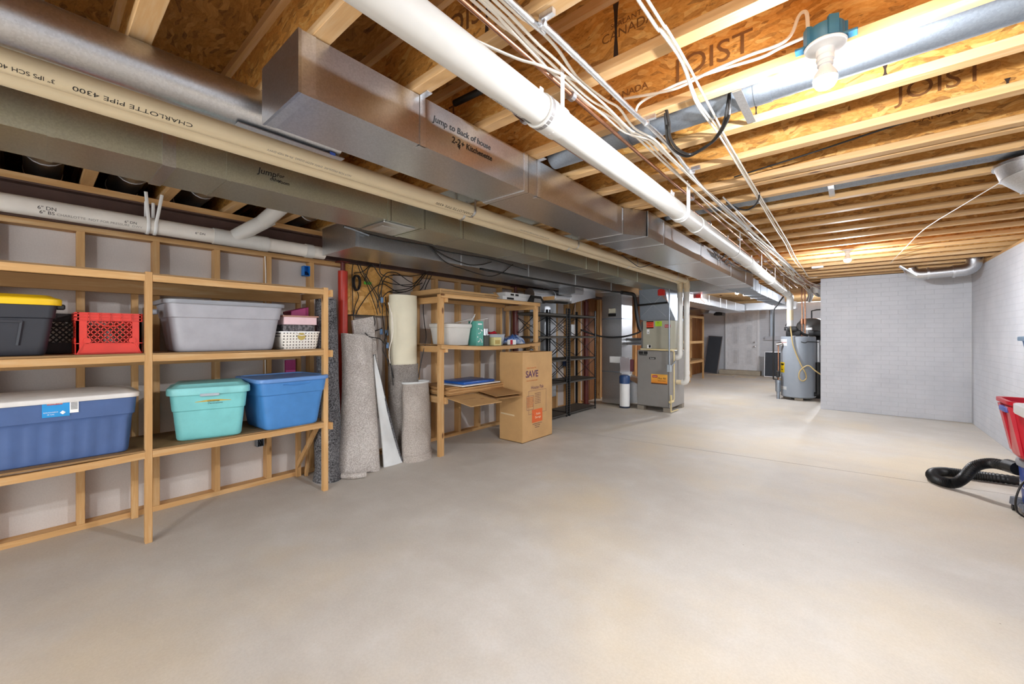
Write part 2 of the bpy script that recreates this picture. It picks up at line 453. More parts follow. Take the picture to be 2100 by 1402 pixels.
def print_on(k, s, size, x, z, col='ink', shear=0):
    y = 1.457 + .4055 * k - .0056
    letter(s, size, (1, 0, 0), (0, 0, 1), (x, y, z), M[col], JT[k], 'stamp', shear)
M['stampink'] = plain('stamp_ink', '#70461b', .8)
M['webstain'] = plain('web_stain', '#2c1a0e', .8)
print_on(0, 'CANADA', .05, -.655, 2.478, 'stampink'); print_on(0, 'SEALANT', .03, -.66, 2.515, 'stampink')
print_on(1, 'CANADA', .045, -.83, 2.492, 'stampink')
print_on(1, 'JOIST', .13, -.46, 2.50, 'stampink'); print_on(1, 'J', .14, .12, 2.545, 'stampink'); print_on(1, 'OIST', .13, .42, 2.56, 'stampink')
print_on(0, 'JOIST', .13, -1.75, 2.50, 'stampink'); print_on(-1, 'JOIST', .13, -1.1, 2.50, 'stampink')
print_on(2, 'JOI', .12, -.95, 2.50, 'stampink'); print_on(3, 'JOIST', .12, .30, 2.47, 'stampink'); print_on(4, 'CANADA', .05, .35, 2.48, 'stampink')
def web_stain(k, x, z0, z1, w):
    y = 1.457 + .4055 * k - .0062
    g = BM(); n = 7; L_, R_ = [], []
    for i in range(n + 1):
        z = z0 + (z1 - z0) * i / n; ww = w * (.35 + .65 * abs(1 - 2 * i / n) ** 1.5) * random.uniform(.8, 1.2)
        L_.append(Vector((x - ww, y, z))); R_.append(Vector((x + ww, y, z)))
    vs = [g.verts.new(p) for p in L_ + R_[::-1]]; g.faces.new(vs)
    e = bmesh.ops.extrude_face_region(g, geom=g.faces[:]); bmesh.ops.translate(g, verts=[v for v in e['geom'] if isinstance(v, bmesh.types.BMVert)], vec=(0, .0008, 0))
    obj('glue_stain', g, M['webstain'], JT[k])
web_stain(0, -.70, 2.375, 2.60, .012); web_stain(2, .10, 2.38, 2.44, .010); web_stain(2, -.36, 2.38, 2.43, .006); web_stain(-1, -1.0, 2.40, 2.58, .010); web_stain(3, .50, 2.38, 2.41, .009)
# stamped boxes on the subfloor
M['floorstamp'] = plain('subfloor_stamp', '#33230f', .8)
for (x, y, s, z_) in ((-1.52, .42, 'MAX', .07), (-1.66, .36, '24 OC', .05), (-1.32, .87, 'MAX', .07), (-1.2, .9, 'SPAN', .05)):
    st = letter(s, z_, (1, .05, 0), (0, -1, 0), (x, y, 2.6405), M['floorstamp'], bpy.data.objects['ceiling'], 'panel_stamp'); st['kind'] = 'structure'

# round runs in the joist bays over the beam
for i, y in enumerate((.05, .455, .86, 1.67)):
    g = BM(); tube(g, [(-4.75, y, 2.48), (-2.87, y, 2.48)], .092, 18)
    for x in (-4.4, -3.9, -3.4): tube(g, [(x, y, 2.48), (x + .015, y, 2.48)], .096, 18)
    obj('round_duct', g, M['galv_dark'], None, f'dull round duct in a dark joist bay above the beam, {ORD[i+1]} from the left', 'duct', 'round branch ducts above the beam')

# ---------------------------------------------------------------- rectangular ducts
def seam(parent, lo, hi, y, w=.03, mat='zinc', t=.004, black=False):
    g = BM(); x0, z0 = lo; x1, z1 = hi
    box(g, (x1, y - w / 2, z0 - t), (x1 + t, y + w / 2, z1)); box(g, (x0 - t, y - w / 2, z0 - t), (x1, y + w / 2, z0))
    box(g, (x0 - t, y - w / 2, z0), (x0, y + w / 2, z1))
    obj('seam_cleat', g, M[mat], parent)
    if black:
        g = BM(); box(g, (x1 + t * .2, y + w / 2, z0 - t * .8), (x1 + t * .8, y + w / 2 + .005, z1)); box(g, (x0, y + w / 2, z0 - t * .8), (x1, y + w / 2 + .005, z0 - t * .2))
        obj('seam_gap', g, M['black'], parent)
def prism(bm, secs, z0, z1):
    """secs = [(y, xl, xr, z0, z1)] along the room"""
    rings = [[Vector((a, y, p)), Vector((b, y, p)), Vector((b, y, q)), Vector((a, y, q))] for y, a, b, p, q in secs]
    return loft(bm, rings)
# duct A: supply branch with handwriting
A0, A1, AZ0, AZ1 = -1.72, -1.405, 2.127, 2.336
t = thing('supply_duct', 'rectangular galvanized duct with handwriting, ending blank near the viewer beside the white pipe', 'duct', (-1.56, .57, AZ0))
g = BM(); prism(g, [(.572, A0, A1, AZ0, AZ1), (3.04, A0, A1, AZ0, AZ1)], 0, 0); obj('near_run', g, M['galv'], t)
g = BM(); prism(g, [(3.04, A0, A1, AZ0, AZ1), (3.25, A0, -1.285, AZ0, AZ1), (3.55, A0, -1.285, AZ0, AZ1)], 0, 0); obj('widening_fitting', g, M['galv_dark'], t)
g = BM(); prism(g, [(3.55, A0, -1.285, AZ0, AZ1), (7.8, A0, -1.285, AZ0, AZ1)], 0, 0); obj('middle_run', g, M['galv'], t)
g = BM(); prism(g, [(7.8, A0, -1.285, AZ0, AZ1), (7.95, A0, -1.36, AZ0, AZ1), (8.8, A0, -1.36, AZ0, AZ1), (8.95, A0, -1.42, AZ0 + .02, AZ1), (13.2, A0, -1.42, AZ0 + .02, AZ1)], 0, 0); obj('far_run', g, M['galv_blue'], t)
g = BM(); box(g, (A0 - .006, .566, AZ0 - .004), (A1 + .006, .576, AZ1)); obj('end_cap', g, M['galv_dark'], t)
g = BM(); box(g, (A1, .575, AZ0 - .003), (A1 + .003, .625, AZ1)); box(g, (A0, .575, AZ0 - .003), (A1, .61, AZ0)); obj('end_flange', g, M['zinc'], t)
for y in (1.785,): seam(t, (A0, AZ0), (A1, AZ1), y, .035, black=True)
for y in (3.04, 3.25): seam(t, (A0, AZ0), (A1 if y < 3.1 else -1.285, AZ1), y, .02, 'galv_dark', black=True)
for y in (3.62, 4.75, 6.2, 7.2): seam(t, (A0, AZ0), (-1.285, AZ1), y, .022, 'galv_dark', black=True)
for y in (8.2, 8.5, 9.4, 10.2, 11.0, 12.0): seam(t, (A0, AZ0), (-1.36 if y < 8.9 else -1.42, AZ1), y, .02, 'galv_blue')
def write(s, size, u, v, x, shear=.15, mat='ink', par=None, name='handwriting', slope=0):
    p = Xp(u, v, x); p.x += .0012
    return letter(s, size, (0, 1, slope), (0, -slope, 1), p, M[mat], par, name, shear, bold=.0006)
write('Jump to Back of house', .040, 951, 275, A1, par=t)
write('2-2', .042, 935, 290, A1, par=t); write('4', .032, 941, 301, A1, par=t); write('+ Kitchenette', .038, 978, 311, A1, par=t)
for i, (u, v) in enumerate(((866, 297), (1104, 402))):
    y = Xp(u, v, A1).y
    h = thing('duct_strap', f'bent zinc strap holding the handwritten duct, {"nearer" if i == 0 else "farther"} of the two', 'strap', (A1, y, CEIL), 'zinc straps of the supply duct')
    g = BM(); box(g, (A1 + .0015, y - .014, AZ0 - .006), (A1 + .004, y + .014, CEIL - .002)); box(g, (A1 - .03, y - .014, AZ0 - .006), (A1 + .004, y + .014, AZ0 - .0035)); obj('strap', g, M['zinc'], h)
    g = BM(); box(g, (A1 + .0015, y - .014, CEIL - .0045), (A1 + .05, y + .014, CEIL - .0005)); obj('nailed_tab', g, M['zinc'], h)
# duct B: round run beside the beige pipes
B0, B1, BZ, BR = -1.993, -1.827, 2.257, .083
yB = Xp(690, 312, -1.91).y
t = thing('round_duct', 'thick smooth round duct just above the beige pipes, running off the top left corner', 'duct', (-1.91, 0, BZ - BR))
g = BM(); tube(g, [(-1.91, -2.8, BZ), (-1.91, yB, BZ)], BR, 36, caps=False); tube(g, [(-1.91, yB, BZ), (-1.91, yB - .3, BZ)], BR - .002, 36, caps=True); obj('pipe', g, M['galv_dark'], t)
g = BM(); box(g, (-1.905, yB - .42, BZ - BR - .008), (-1.87, yB + .02, BZ - BR - .004)); obj('seam_lip', g, M['zinc'], t)
g = BM(); box(g, (-1.872, yB - .05, BZ - BR - .0085), (-1.869, yB - .025, BZ - BR + .004)); obj('blue_mark', g, P('marker_blue', '#3b5ab0'), t)
g = BM(); tube(g, [(-1.93, -.06, 2.32), (-1.93, -.06, 2.62)], .085, 20); obj('riser_boot', g, M['galv_dark'], t)
# joist-bay pannings seen between the ducts
for i, k in enumerate((1, 3, 5)):
    y = 1.457 + .4055 * k + .2
    g = BM(); box(g, (-3.0, y - .165, 2.356), (-1.75, y + .165, 2.36))
    obj('bay_pan', g, M['galv_dark'], None, f'shiny sheet metal pan closing a joist bay above the beige pipes, {ORD[i+1]} from the left', 'panel', 'sheet metal pans')
# duct C: supply trunk
C0, C1, CZ = -2.86, -2.50, 2.13
t = thing('trunk_duct', 'long greenish galvanized trunk duct beside the beige pipes, leading to the furnace', 'duct', (-2.68, 0, CZ))
g = BM(); box(g, (C0, -2.8, CZ), (C1, 8.0, 2.336)); obj('duct_body', g, M['galv_green'], t)
for u in (105, 470, 798, 868, 947, 1074, 1125, 1203, 1228, 1268, 1308):
    y = Xp(u, 252 + .257 * u - 12, C1).y; seam(t, (C0, CZ), (C1, 2.336), y, .022, 'galv_green', black=u > 600)
y = Xp(347, 330, C1).y; seam(t, (C0, CZ), (C1, 2.336), y, .05, 'galv_dark', .006)
g = BM(); bevbox(g, (C0 + .02, 1.60, CZ - .012), (C1 - .03, 1.87, CZ), .004); obj('access_panel', g, M['galv_dark'], t)
g = BM(); box(g, (C0 + .07, 1.64, CZ - .0135), (C1 - .12, 1.76, CZ - .012)); obj('panel_plate', g, M['zinc'], t)
write('Jump', .046, 548, 354, C1, par=t); write('For', .028, 575, 361, C1, par=t); write('other', .026, 565, 369, C1, par=t); write('room', .026, 582, 375, C1, par=t)
# duct D: return trunk
D0, D1, DZ = -3.78, -3.19, 2.066
yD = 1.75
t = thing('trunk_duct', 'low wide galvanized trunk duct starting beside the red column above the shelves', 'duct', (-3.48, yD, DZ))
g = BM(); prism(g, [(yD, D0, D1, DZ, 2.305), (7.6, D0, D1, DZ, 2.305)], 0, 0); obj('duct_body', g, M['galv'], t)
g = BM(); box(g, (D0 - .004, yD - .006, DZ - .004), (D1 + .004, yD + .003, 2.31)); obj('end_cap', g, M['zinc'], t)
g = BM(); box(g, (D1, yD, DZ - .003), (D1 + .004, yD + .03, 2.31)); obj('corner_bead', g, M['zinc'], t)
for u in (948, 1087, 1184, 1258):
    y = Xp(u, 545, D1).y; seam(t, (D0, DZ), (D1, 2.305), Zp(u, 506 + (u - 737) * .1766, DZ).y, .018, 'zinc')
g = BM(); box(g, (-3.55, 5.35, 1.96), (-3.25, 5.6, DZ)); obj('boot_neck', g, M['galv_dark'], t)
# crossover between the trunks and the far trunk
g = BM(); box(g, (C1, 7.99, 2.127), (A0, 8.55, 2.336))
obj('crossover_duct', g, M['galv_dark'], None, 'dark galvanized crossover duct joining the two trunks just behind the furnace pipes', 'duct')
t = thing('trunk_duct', 'brightly lit galvanized duct beyond the furnace, near the far bulb', 'duct', (-2.65, 8, 1.98))
g = BM(); box(g, (-2.92, 8.02, 1.98), (-2.42, 13.4, 2.20)); obj('duct_body', g, M['galv'], t)
for y in (9.6, 10.6, 11.2, 12.2): seam(t, (-2.92, 1.98), (-2.42, 2.2), y, .03)
g = BM(); box(g, (-3.5, 13.5, 2.05), (-1.2, 13.95, 2.25))
obj('far_cross_duct', g, M['galv_dark'], None, 'galvanized duct crossing in front of the far door wall', 'duct')

# ---------------------------------------------------------------- round ducts
def round_run(name, lab, y, z, r, x0, x1, mat='galv_blue', joints=(), straps=()):
    t = thing(name, lab, 'duct', ((x0 + x1) / 2, y, z - r))
    g = BM(); tube(g, [(x0, y, z), (x1, y, z)], r, 28); obj('pipe', g, M[mat], t)
    for x in joints:
        g = BM(); tube(g, [(x - .03, y, z), (x + .03, y, z)], r + .003, 28); obj('joint_band', g, M['zinc'] if mat != 'galv_blue' else M[mat], t)
    for x in straps:
        g = BM(); box(g, (x - .017, y - .17, z - r - .006), (x + .017, y + .155, z - r - .003)); obj('strap', g, M['zinc'], t)
    return t
round_run('round_duct', 'round grey duct crossing the ceiling just behind the near bulb', 2.055, 2.415, .078, -1.40, 1.55, joints=(-.93, -.30), straps=(-.37,))
round_run('round_duct', 'thin round grey duct crossing the ceiling to the elbow boot at the right', 3.70, 2.425, .066, -1.30, .80, joints=(-.62, .42), straps=(-.12,))
t = thing('elbow_boot', 'large shiny adjustable elbow boot hanging at the right edge of the ceiling', 'duct fitting', (.95, 3.9, 2.2))
def boot_ring(c, nrm, r, n=30):
    nrm = Vector(nrm).normalized(); s_ = Vector((0, 1, 0)); u_ = nrm.cross(s_).normalized()
    return [Vector(c) + s_ * (r * math.cos(2 * PI * k / n)) + u_ * (r * math.sin(2 * PI * k / n)) for k in range(n)]
bs = [((.89, 3.90, 2.333), (0, 0, -1), .168), ((.905, 3.90, 2.285), (.25, 0, -1), .162), ((.95, 3.905, 2.245), (.7, 0, -1), .145), ((1.02, 3.91, 2.225), (1, 0, -.6), .125), ((1.10, 3.92, 2.225), (1, 0, 0), .112), ((1.20, 3.93, 2.24), (1, 0, .3), .108), ((1.33, 3.94, 2.30), (1, 0, .5), .105)]
bs = [((c[0] - .07, c[1] - .13, c[2]), n_, r_) for c, n_, r_ in bs]
g = BM(); loft(g, [boot_ring(*q) for q in bs]); obj('elbow', g, M['galv'], t, sharp=12)
for q in bs[1:6]:
    g = BM(); tube(g, boot_ring(q[0], q[1], q[2] + .001), .0035, 6, close=True); obj('gore_seam', g, M['zinc'], t)
g = BM(); loft(g, [boot_ring((.82, 3.77, 2.338), (0, 0, -1), .176), boot_ring((.82, 3.77, 2.322), (0, 0, -1), .176)]); obj('mounting_collar', g, M['zinc'], t)
t = thing('offset_duct', 'short shiny duct offset with two elbows high in the brick corner', 'duct', (.95, 8.3, 2.12))
g = BM(); tube(g, bend((.62, 8.3, 2.38), (.66, 8.3, 2.20), (.80, 8.3, 2.20), .1) + [Vector((.80, 8.3, 2.20))], .078, 20); obj('left_elbow', g, M['galv'], t)
g = BM(); tube(g, [(.78, 8.3, 2.20), (1.10, 8.3, 2.215)], .072, 20); obj('pipe', g, M['galv'], t)
g = BM(); tube(g, [Vector((1.06, 8.3, 2.215))] + bend((1.06, 8.3, 2.215), (1.26, 8.3, 2.22), (1.27, 8.3, 2.40), .12) + [Vector((1.27, 8.3, 2.42))], .082, 20); obj('right_elbow', g, M['galv'], t)
g = BM(); beam(g, (.52, 8.25, 2.335), (.70, 8.25, 2.17), .16, .015); obj('mounting_collar', g, M['zinc'], t)
for x in (.82, 1.07):
    g = BM(); tube(g, [(x - .012, 8.3, 2.207), (x + .012, 8.3, 2.207)], .084, 20); obj('joint_band', g, M['zinc'], t)
# ---------------------------------------------------------------- PVC pipes
PR = .0445
def coup(parent, p, d, r, L=.05, mat='pvc', name='coupling'):
    p = Vector(p); d = Vector(d).normalized() * (L / 2); g = BM()
    tube(g, [p - d, p - d * .98, p + d * .98, p + d], [r, r + .006, r + .006, r], 22); return obj(name, g, M[mat], parent)
def pipe_text(s, size, pipe_x, pipe_z, r, y, ang, parent, mat='ink', flip=False, wide=1.0):
    """letters printed along a pipe that runs down the room; ang = where round the pipe (0 = straight down)"""
    bm = text_bm(s, size, depth=.0004)
    for v in bm.verts:
        a = ang + (v.co.y if not flip else -v.co.y) / r; yy = y + wide * (v.co.x if not flip else -v.co.x); rr = r + .0004 + v.co.z
        v.co = Vector((pipe_x + rr * math.sin(a), yy, pipe_z - rr * math.cos(a)))
    return obj('printed_lettering', bm, M[mat], parent)
for i, (x, zt, yend, name) in enumerate(((-2.20, 2.255, 7.29, 'near'), (-2.31, 2.253, 7.29, 'far'))):
    zb = .50 if i == 0 else .93
    t = thing('vent_pipe', 'beige then white plastic vent pipe, nearer of the pair, dropping low beside the furnace' if i == 0 else
              'beige plastic vent pipe, farther of the pair, entering the furnace higher up', 'pipe', (x, 0, zt), 'paired furnace vent pipes')
    g = BM(); tube(g, [(x, -2.8, zt), (x, yend - .05, zt)], PR, 22); obj('long_run', g, M['pvc_beige'], t)
    g = BM(); tube(g, [Vector((x, yend - .10, zt)), *bend((x, yend - .10, zt), (x, yend, zt), (x, yend, zt - .12), .075, 8), Vector((x, yend, zt - .13))], PR + .006, 22); obj('upper_elbow', g, M['pvc_beige'], t)
    g = BM(); tube(g, [(x, yend, zt - .10), (x, yend, 2.04)], PR, 22); obj('upper_drop', g, M['pvc_beige'], t)
    coup(t, (x, yend, 2.02), (0, 0, 1), PR, .09)
    g = BM(); tube(g, [(x, yend, 2.04), (x, yend, zb + .07)], PR, 22); obj('white_drop', g, M['pvc'], t)
    g = BM(); tube(g, [Vector((x, yend, zb + .10)), *bend((x, yend, zb + .10), (x, yend, zb), (x - .1, yend, zb), .075, 8), Vector((x - .08, yend, zb))], PR + .006, 22); obj('lower_elbow', g, M['pvc'], t)
    if i == 0:
        coup(t, (x, yend, zb + .17), (0, 0, 1), PR, .06)
        g = BM(); tube(g, [(x - .07, yend, zb), (-2.372, yend, zb)], PR - .004, 20); obj('inlet_stub', g, M['pvc_beige'], t)
        a0 = R(38)
        pipe_text('CHARLOTTE PIPE 4300', .026, x, zt, PR, .27, a0, t, flip=True, wide=1.35)
        pipe_text('3" IPS SCH 40 COEX CELLULAR CORE', .022, x, zt, PR, -.13, a0, t, flip=True)
        pipe_text('NOT FOR PRESSURE  DWV ASTM D2665  PS-46 NSF-DWV', .017, x, zt, PR, .95, a0, t, 'faint', flip=True)
        pipe_text('CHARLOTTE PIPE 4300', .026, x, zt, PR, 1.95, a0, t, flip=True, wide=1.35)
        pipe_text('NOT FOR PRESSURE  DWV ASTM D2665  PS-46 NSF-DWV', .017, x, zt, PR, 2.9, a0, t, 'faint', flip=True)
        for y in (-.9, ): pass
for i, u in enumerate((905, 1165, 1330, 1390)):
    y = Xp(u, 330 + (u - 905) * .4, -2.2).y if i else Xp(905, 425, -2.2).y
    y = (2.13, 3.62, 5.1, 6.7)[i]
    g = BM()
    ring = [Vector((-2.2 + (PR + .003) * math.cos(a), y, 2.255 + (PR + .003) * math.sin(a))) for a in [R(d) for d in range(0, -181, -20)]]
    ring2 = [p + Vector((-.11, 0, -.002)) for p in ring]
    for rg in (ring, ring2):
        path = [rg[0] + Vector((0, 0, .082))] + rg + [rg[-1] + Vector((0, 0, .082))]
        tube(g, path, .010, 6, flat=.2)
    obj('pipe_strap', g, M['galv_dark'], None, f'perforated metal strap round both beige vent pipes, {ORD[i+1]} from the left', 'strap', 'straps of the vent pipes', org=(-2.2, y, 2.21))

# big white drain pipe
WX0, WZ0, WX1, WZ1, WY1 = -.905, 2.185, -.975, 2.105, 9.88
def wp(y): f = (y + 1.5) / (WY1 + 1.5); return Vector((WX0 + (WX1 - WX0) * max(0, (y - 5) / (WY1 - 5)), y, WZ0 + (WZ1 - WZ0) * f))
t = thing('drain_pipe', 'thick white plastic pipe sloping down the whole ceiling to the water heater', 'pipe', (WX0, 0, 2.18))
g = BM(); tube(g, [wp(y) for y in (-1.5, 1, 3, 5, 6, 7, 8, 9, 9.78)], .057, 26); obj('long_run', g, M['pvc'], t)
for y in (1.29, 3.27, 5.2, 7.0, 8.4, 9.3): coup(t, wp(y), (0, 1, 0), .057, .13)
g = BM(); p = wp(1.235); tube(g, [p, p + Vector((0, .018, 0))], .0635, 26); obj('cement_ring', g, M['joint'], t)
e = wp(9.85)
g = BM(); tube(g, [e - Vector((0, .14, 0)), *bend(e - Vector((0, .14, 0)), e, e - Vector((0, 0, .16)), .1, 8), e - Vector((0, 0, .2))], .062, 24); obj('end_elbow', g, M['pvc'], t)
g = BM(); tube(g, [e - Vector((0, 0, .18)), (e.x, e.y, 1.50)], .055, 24); obj('vertical_drop', g, M['pvc'], t)
g = BM(); tube(g, [e - Vector((0, 0, .28)), (e.x, e.y, 1.62)], .0562, 24); obj('beige_section', g, M['pvc_beige'], t)
def wtext(s, size, y, ang, mat='ink'): p = wp(y); return pipe_text(s, size, p.x, p.z, .0572, y, ang, t, mat)
wtext('4" PVC-1120 DWV NSF', .018, 1.08, R(-25), 'faint'); wtext('IIIIIIIII', .022, 1.18, R(-22))
for i, y in enumerate((1.30, 2.83, 4.45, 5.75, 7.0, 8.1, 9.0)):
    p = wp(y); g = BM(); rr = .060
    path = [p + Vector((rr, 0, CEIL - p.z))] + [p + Vector((rr * math.cos(R(a)), 0, rr * math.sin(R(a)))) for a in range(0, -181, -15)] + [p + Vector((-rr, .01, .05)), p + Vector((-rr + .012, .015, CEIL - p.z - .03))]
    tube(g, path, .013, 8, flat=.22)
    if i == 1:
        tube(g, [q + Vector((0, .03, 0)) for q in path], .009, 8, flat=.5); tube(g, [q + Vector((.004, -.03, 0)) for q in path], .008, 8, flat=.5)
    obj('pipe_hanger', g, M['white'], None, f'white plastic hook hanging the thick white pipe, {ORD[i+1]} from the viewer', 'hanger', 'white pipe hangers', org=(p.x, y, p.z))

# white drain pipe on the left wall
t = thing('wall_drain_pipe', 'white plastic pipe with a slanting branch running along the left wall above the shelf', 'pipe', (-3.86, 0, 2.10))
LX = -3.875
def lp(y): return Vector((LX, y, 2.112 - .006 * y))
g = BM(); tube(g, [lp(-2.8), lp(1.80)], .057, 24); obj('long_run', g, M['pvc_old'], t)
for y in (.955, 1.28): coup(t, lp(y), (0, 1, 0), .057, .07)
g = BM(); p = lp(1.1); tube(g, [p - Vector((0, .17, 0)), p + Vector((0, .18, 0))], .062, 24); obj('wye_fitting', g, M['pvc'], t)
q0 = p + Vector((.0, -.05, 0)); q1 = p + Vector((.12, .20, .20)); 
g = BM(); tube(g, [q0, p + Vector((.06, .07, .10)), q1], .058, 22); obj('branch_arm', g, M['pvc'], t)
g = BM(); tube(g, [p + Vector((.10, .15, .165)), p + Vector((.42, .26, .33))], .060, 22); obj('branch_elbow', g, M['pvc'], t)
coup(t, lp(1.66), (0, 1, 0), .057, .07)
def ltext(s, size, y, a, mat='ink'):
    p = lp(y); return pipe_text(s, size, p.x, p.z, .0572, y, R(a), t, mat)
ltext('6" DN', .03, .06, 82); ltext('6" BS', .03, .06, 55); ltext('6" DN', .024, .44, 78); ltext('6" DN', .024, .83, 78)
ltext('CHARLOTTE  NOT FOR PRESSURE  DWV', .022, .30, 55, 'faint')
yh = .545
g = BM(); p = lp(yh)
for dy in (-.012, .028):
    path = [p + Vector((.05, dy * 2.2, .225))] + [p + Vector((.062 * math.cos(R(a)), dy, .062 * math.sin(R(a)))) for a in range(10, -191, -20)] + [p + Vector((-.05, dy, .18))]
    tube(g, path, .010, 8, flat=.35)
obj('pipe_hanger', g, M['white'], None, 'white strap hanger looped round the left wall pipe', 'hanger', None, org=tuple(p))

# ---------------------------------------------------------------- copper pipes
def clamp(parent, p, d=(0, 1, 0), r=.014):
    p = Vector(p); g = BM(); tube(g, [p - Vector(d) * .012, p + Vector(d) * .012], r + .007, 12)
    bevbox(g, (p.x - .012, p.y - .01, p.z), (p.x + .012, p.y + .01, CEIL - .001), .002); return obj('clamp', g, M['galv_dark'], parent)
def copper(lab, x, z, y0, y1, clamps, r=.0085):
    t = thing('copper_pipe', lab, 'pipe', (x, y0, z), 'copper water pipes')
    pts = [(x + .004 * math.sin(y * 1.7), y, z + .003 * math.sin(y * 2.3)) for y in [y0 + (y1 - y0) * i / 24 for i in range(25)]]
    g = BM(); tube(g, pts, r, 12); obj('pipe', g, M['copper'], t)
    for y in clamps: clamp(t, (x, y, z))
    return t
copper('copper pipe just right of the thick white pipe, running off the top edge', -.893, 2.312, -1.2, 10.3, (1.44, 3.07, 4.7, 6.3, 7.9))
copper('copper pipe to the left of the thick white pipe, starting at a short dark elbow', -1.155, 2.312, 1.44, 5.0, (1.46, 3.9), .0095)
copper('middle copper pipe emerging from above the thick white pipe', -.985, 2.312, 2.2, 10.3, (3.9, 5.1, 6.3, 7.5))
t = thing('pipe_stub', 'short dark copper elbow going up beside the thick white pipe', 'fitting', (-1.155, 1.40, 2.31))
g = BM(); tube(g, [(-1.155, 1.47, 2.312), *bend((-1.155, 1.45, 2.312), (-1.155, 1.37, 2.312), (-1.155, 1.36, 2.45), .05), (-1.155, 1.36, 2.46)], .013, 12); obj('elbow', g, P('dark_copper', '#4a3026', .4, metal=.8), t)
g = BM(); tube(g, [(-1.5, 1.34, 2.46), (-1.155, 1.36, 2.46)], .016, 12); obj('black_sleeve', g, M['black'], t)

# ---------------------------------------------------------------- cables under the joists
def cable(name, lab, pts, r, mat, cat='cable', group=None, sub=4, n=8, flat=1.0):
    g = BM(); tube(g, spline(pts, sub), r, n, flat=flat)
    return obj(name, g, M[mat], None, lab, cat, group)
zt = 2.322
t = thing('spiral_conduit', 'silver spiral armoured conduit running along the ceiling beside the white cables', 'conduit', (-.75, 0, 2.31))
pts = [(-.79, -.9, 2.315)] + [Zp(u, v, 2.312) for u, v in ((1043, 0), (1111, 49), (1188, 122), (1242, 175), (1300, 231), (1347, 273), (1390, 320), (1442, 386), (1502, 440), (1571, 500), (1609, 534), (1646, 572))]
sp = spline(pts, 8)
g = BM(); tube(g, sp, [.0105 + .0012 * (i % 2) for i in range(len(sp))], 12); obj('conduit', g, M['foil'], t)
for i, (u, v) in enumerate(((1112, 48), (1325, 252), (1420, 352), (1532, 468))):
    p = Zp(u, v, 2.312); g = BM(); tube(g, [p - Vector((0, .006, 0)), p + Vector((0, .006, 0))], .015, 14); box(g, (p.x - .006, p.y - .009, p.z + .008), (p.x + .045, p.y + .009, CEIL - .001)); obj('clip', g, M['zinc'], t)
seed = [
 [(1000, 28), (1043, 62), (1090, 100), (1128, 147), (1163, 180), (1205, 214), (1237, 231), (1265, 249), (1290, 275)],
 [(1000, 4), (1043, 45), (1086, 90), (1128, 128), (1182, 180), (1214, 207), (1246, 226), (1285, 262)],
 [(1013, 0), (1053, 38), (1103, 90), (1139, 122), (1175, 158), (1214, 192), (1235, 210), (1257, 231), (1295, 268)],
 [(1028, 0), (1086, 47), (1120, 75), (1148, 107), (1169, 139), (1192, 167), (1242, 205), (1270, 222), (1300, 262)],
 [(985, 0), (1030, 44), (1080, 96), (1122, 140), (1160, 170), (1200, 206), (1240, 238), (1282, 272)],
]
labs = ['nearest to the copper pipe', 'second from the copper pipe', 'in the middle of the bundle', 'nearest to the silver conduit', 'hanging lowest at the copper side']
order = [1, 2, 3, 4, 0]
for i, s in enumerate(seed):
    pts = [Zp(u, v, zt - .004 * (i % 3)) for u, v in s]
    xo = pts[-1].x; d = (-.84 + .017 * i)
    far = []
    for j in range(16):
        y = pts[-1].y + .12 + (9.6 - pts[-1].y) * (j / 15) ** 1.35
        far.append(Vector((d + .022 * math.sin(y * 1.3 + i * 1.9) + (.05 * (y / 9)), y, zt - .012 - .012 * math.sin(y * 2.1 + i) - .006 * (i % 2))))
    p0 = pts[0]; back = [Vector((p0.x - .01, p0.y - 1.6, p0.z)), Vector((p0.x, p0.y - .7, p0.z))]
    cable('electrical_cable', f'white flat cable of the ceiling bundle, {labs[i]}', back + pts + far, .0062, 'romex', group='white cables of the bundle', flat=.55)
for i in range(6):
    pts = []
    for j in range(15):
        y = 3.2 + .4 * i + j * .5
        if y > 9.7: break
        pts.append((-.70 - .028 * i + .02 * math.sin(y * 1.7 + i * 2.2), y, 2.318 - .02 * abs(math.sin(y * 1.1 + i))))
    mt = 'romex' if i % 3 else 'foil'
    cable('electrical_cable', 'cable of the crowded run toward the water heater', pts, .0055, mt, group='far cables of the crowded run')
for i in range(14):
    a = Vector((-.82 + .03 * (i % 7), 8.0 + .12 * (i % 3), 2.31 - .01 * (i % 4)))
    pts = [a, a + Vector((.05 + .03 * random.random(), .8, -.02 - .05 * random.random())), a + Vector((.1 + .25 * random.random(), 1.7, -.03 - .12 * random.random())), a + Vector((.12 + .45 * random.random(), 2.7, -.02 - .16 * random.random())), a + Vector((.2 + .5 * random.random(), 3.4, .02))]
    cable('electrical_cable', 'thin cable in the tangle hanging above the pressure tank', pts, .006, 'romex' if i % 3 else 'copper', group='tangle above the pressure tank', n=6)
cable('electrical_cable', 'white cable crossing over the thick white pipe at the top', [(-1.1, .3, 2.30)] + [Zp(u, v, 2.296) for u, v in ((837, 3), (889, 34), (957, 74), (1060, 120), (1111, 135))] + [(-.84, 1.4, 2.33)], .0062, 'romex', flat=.6)
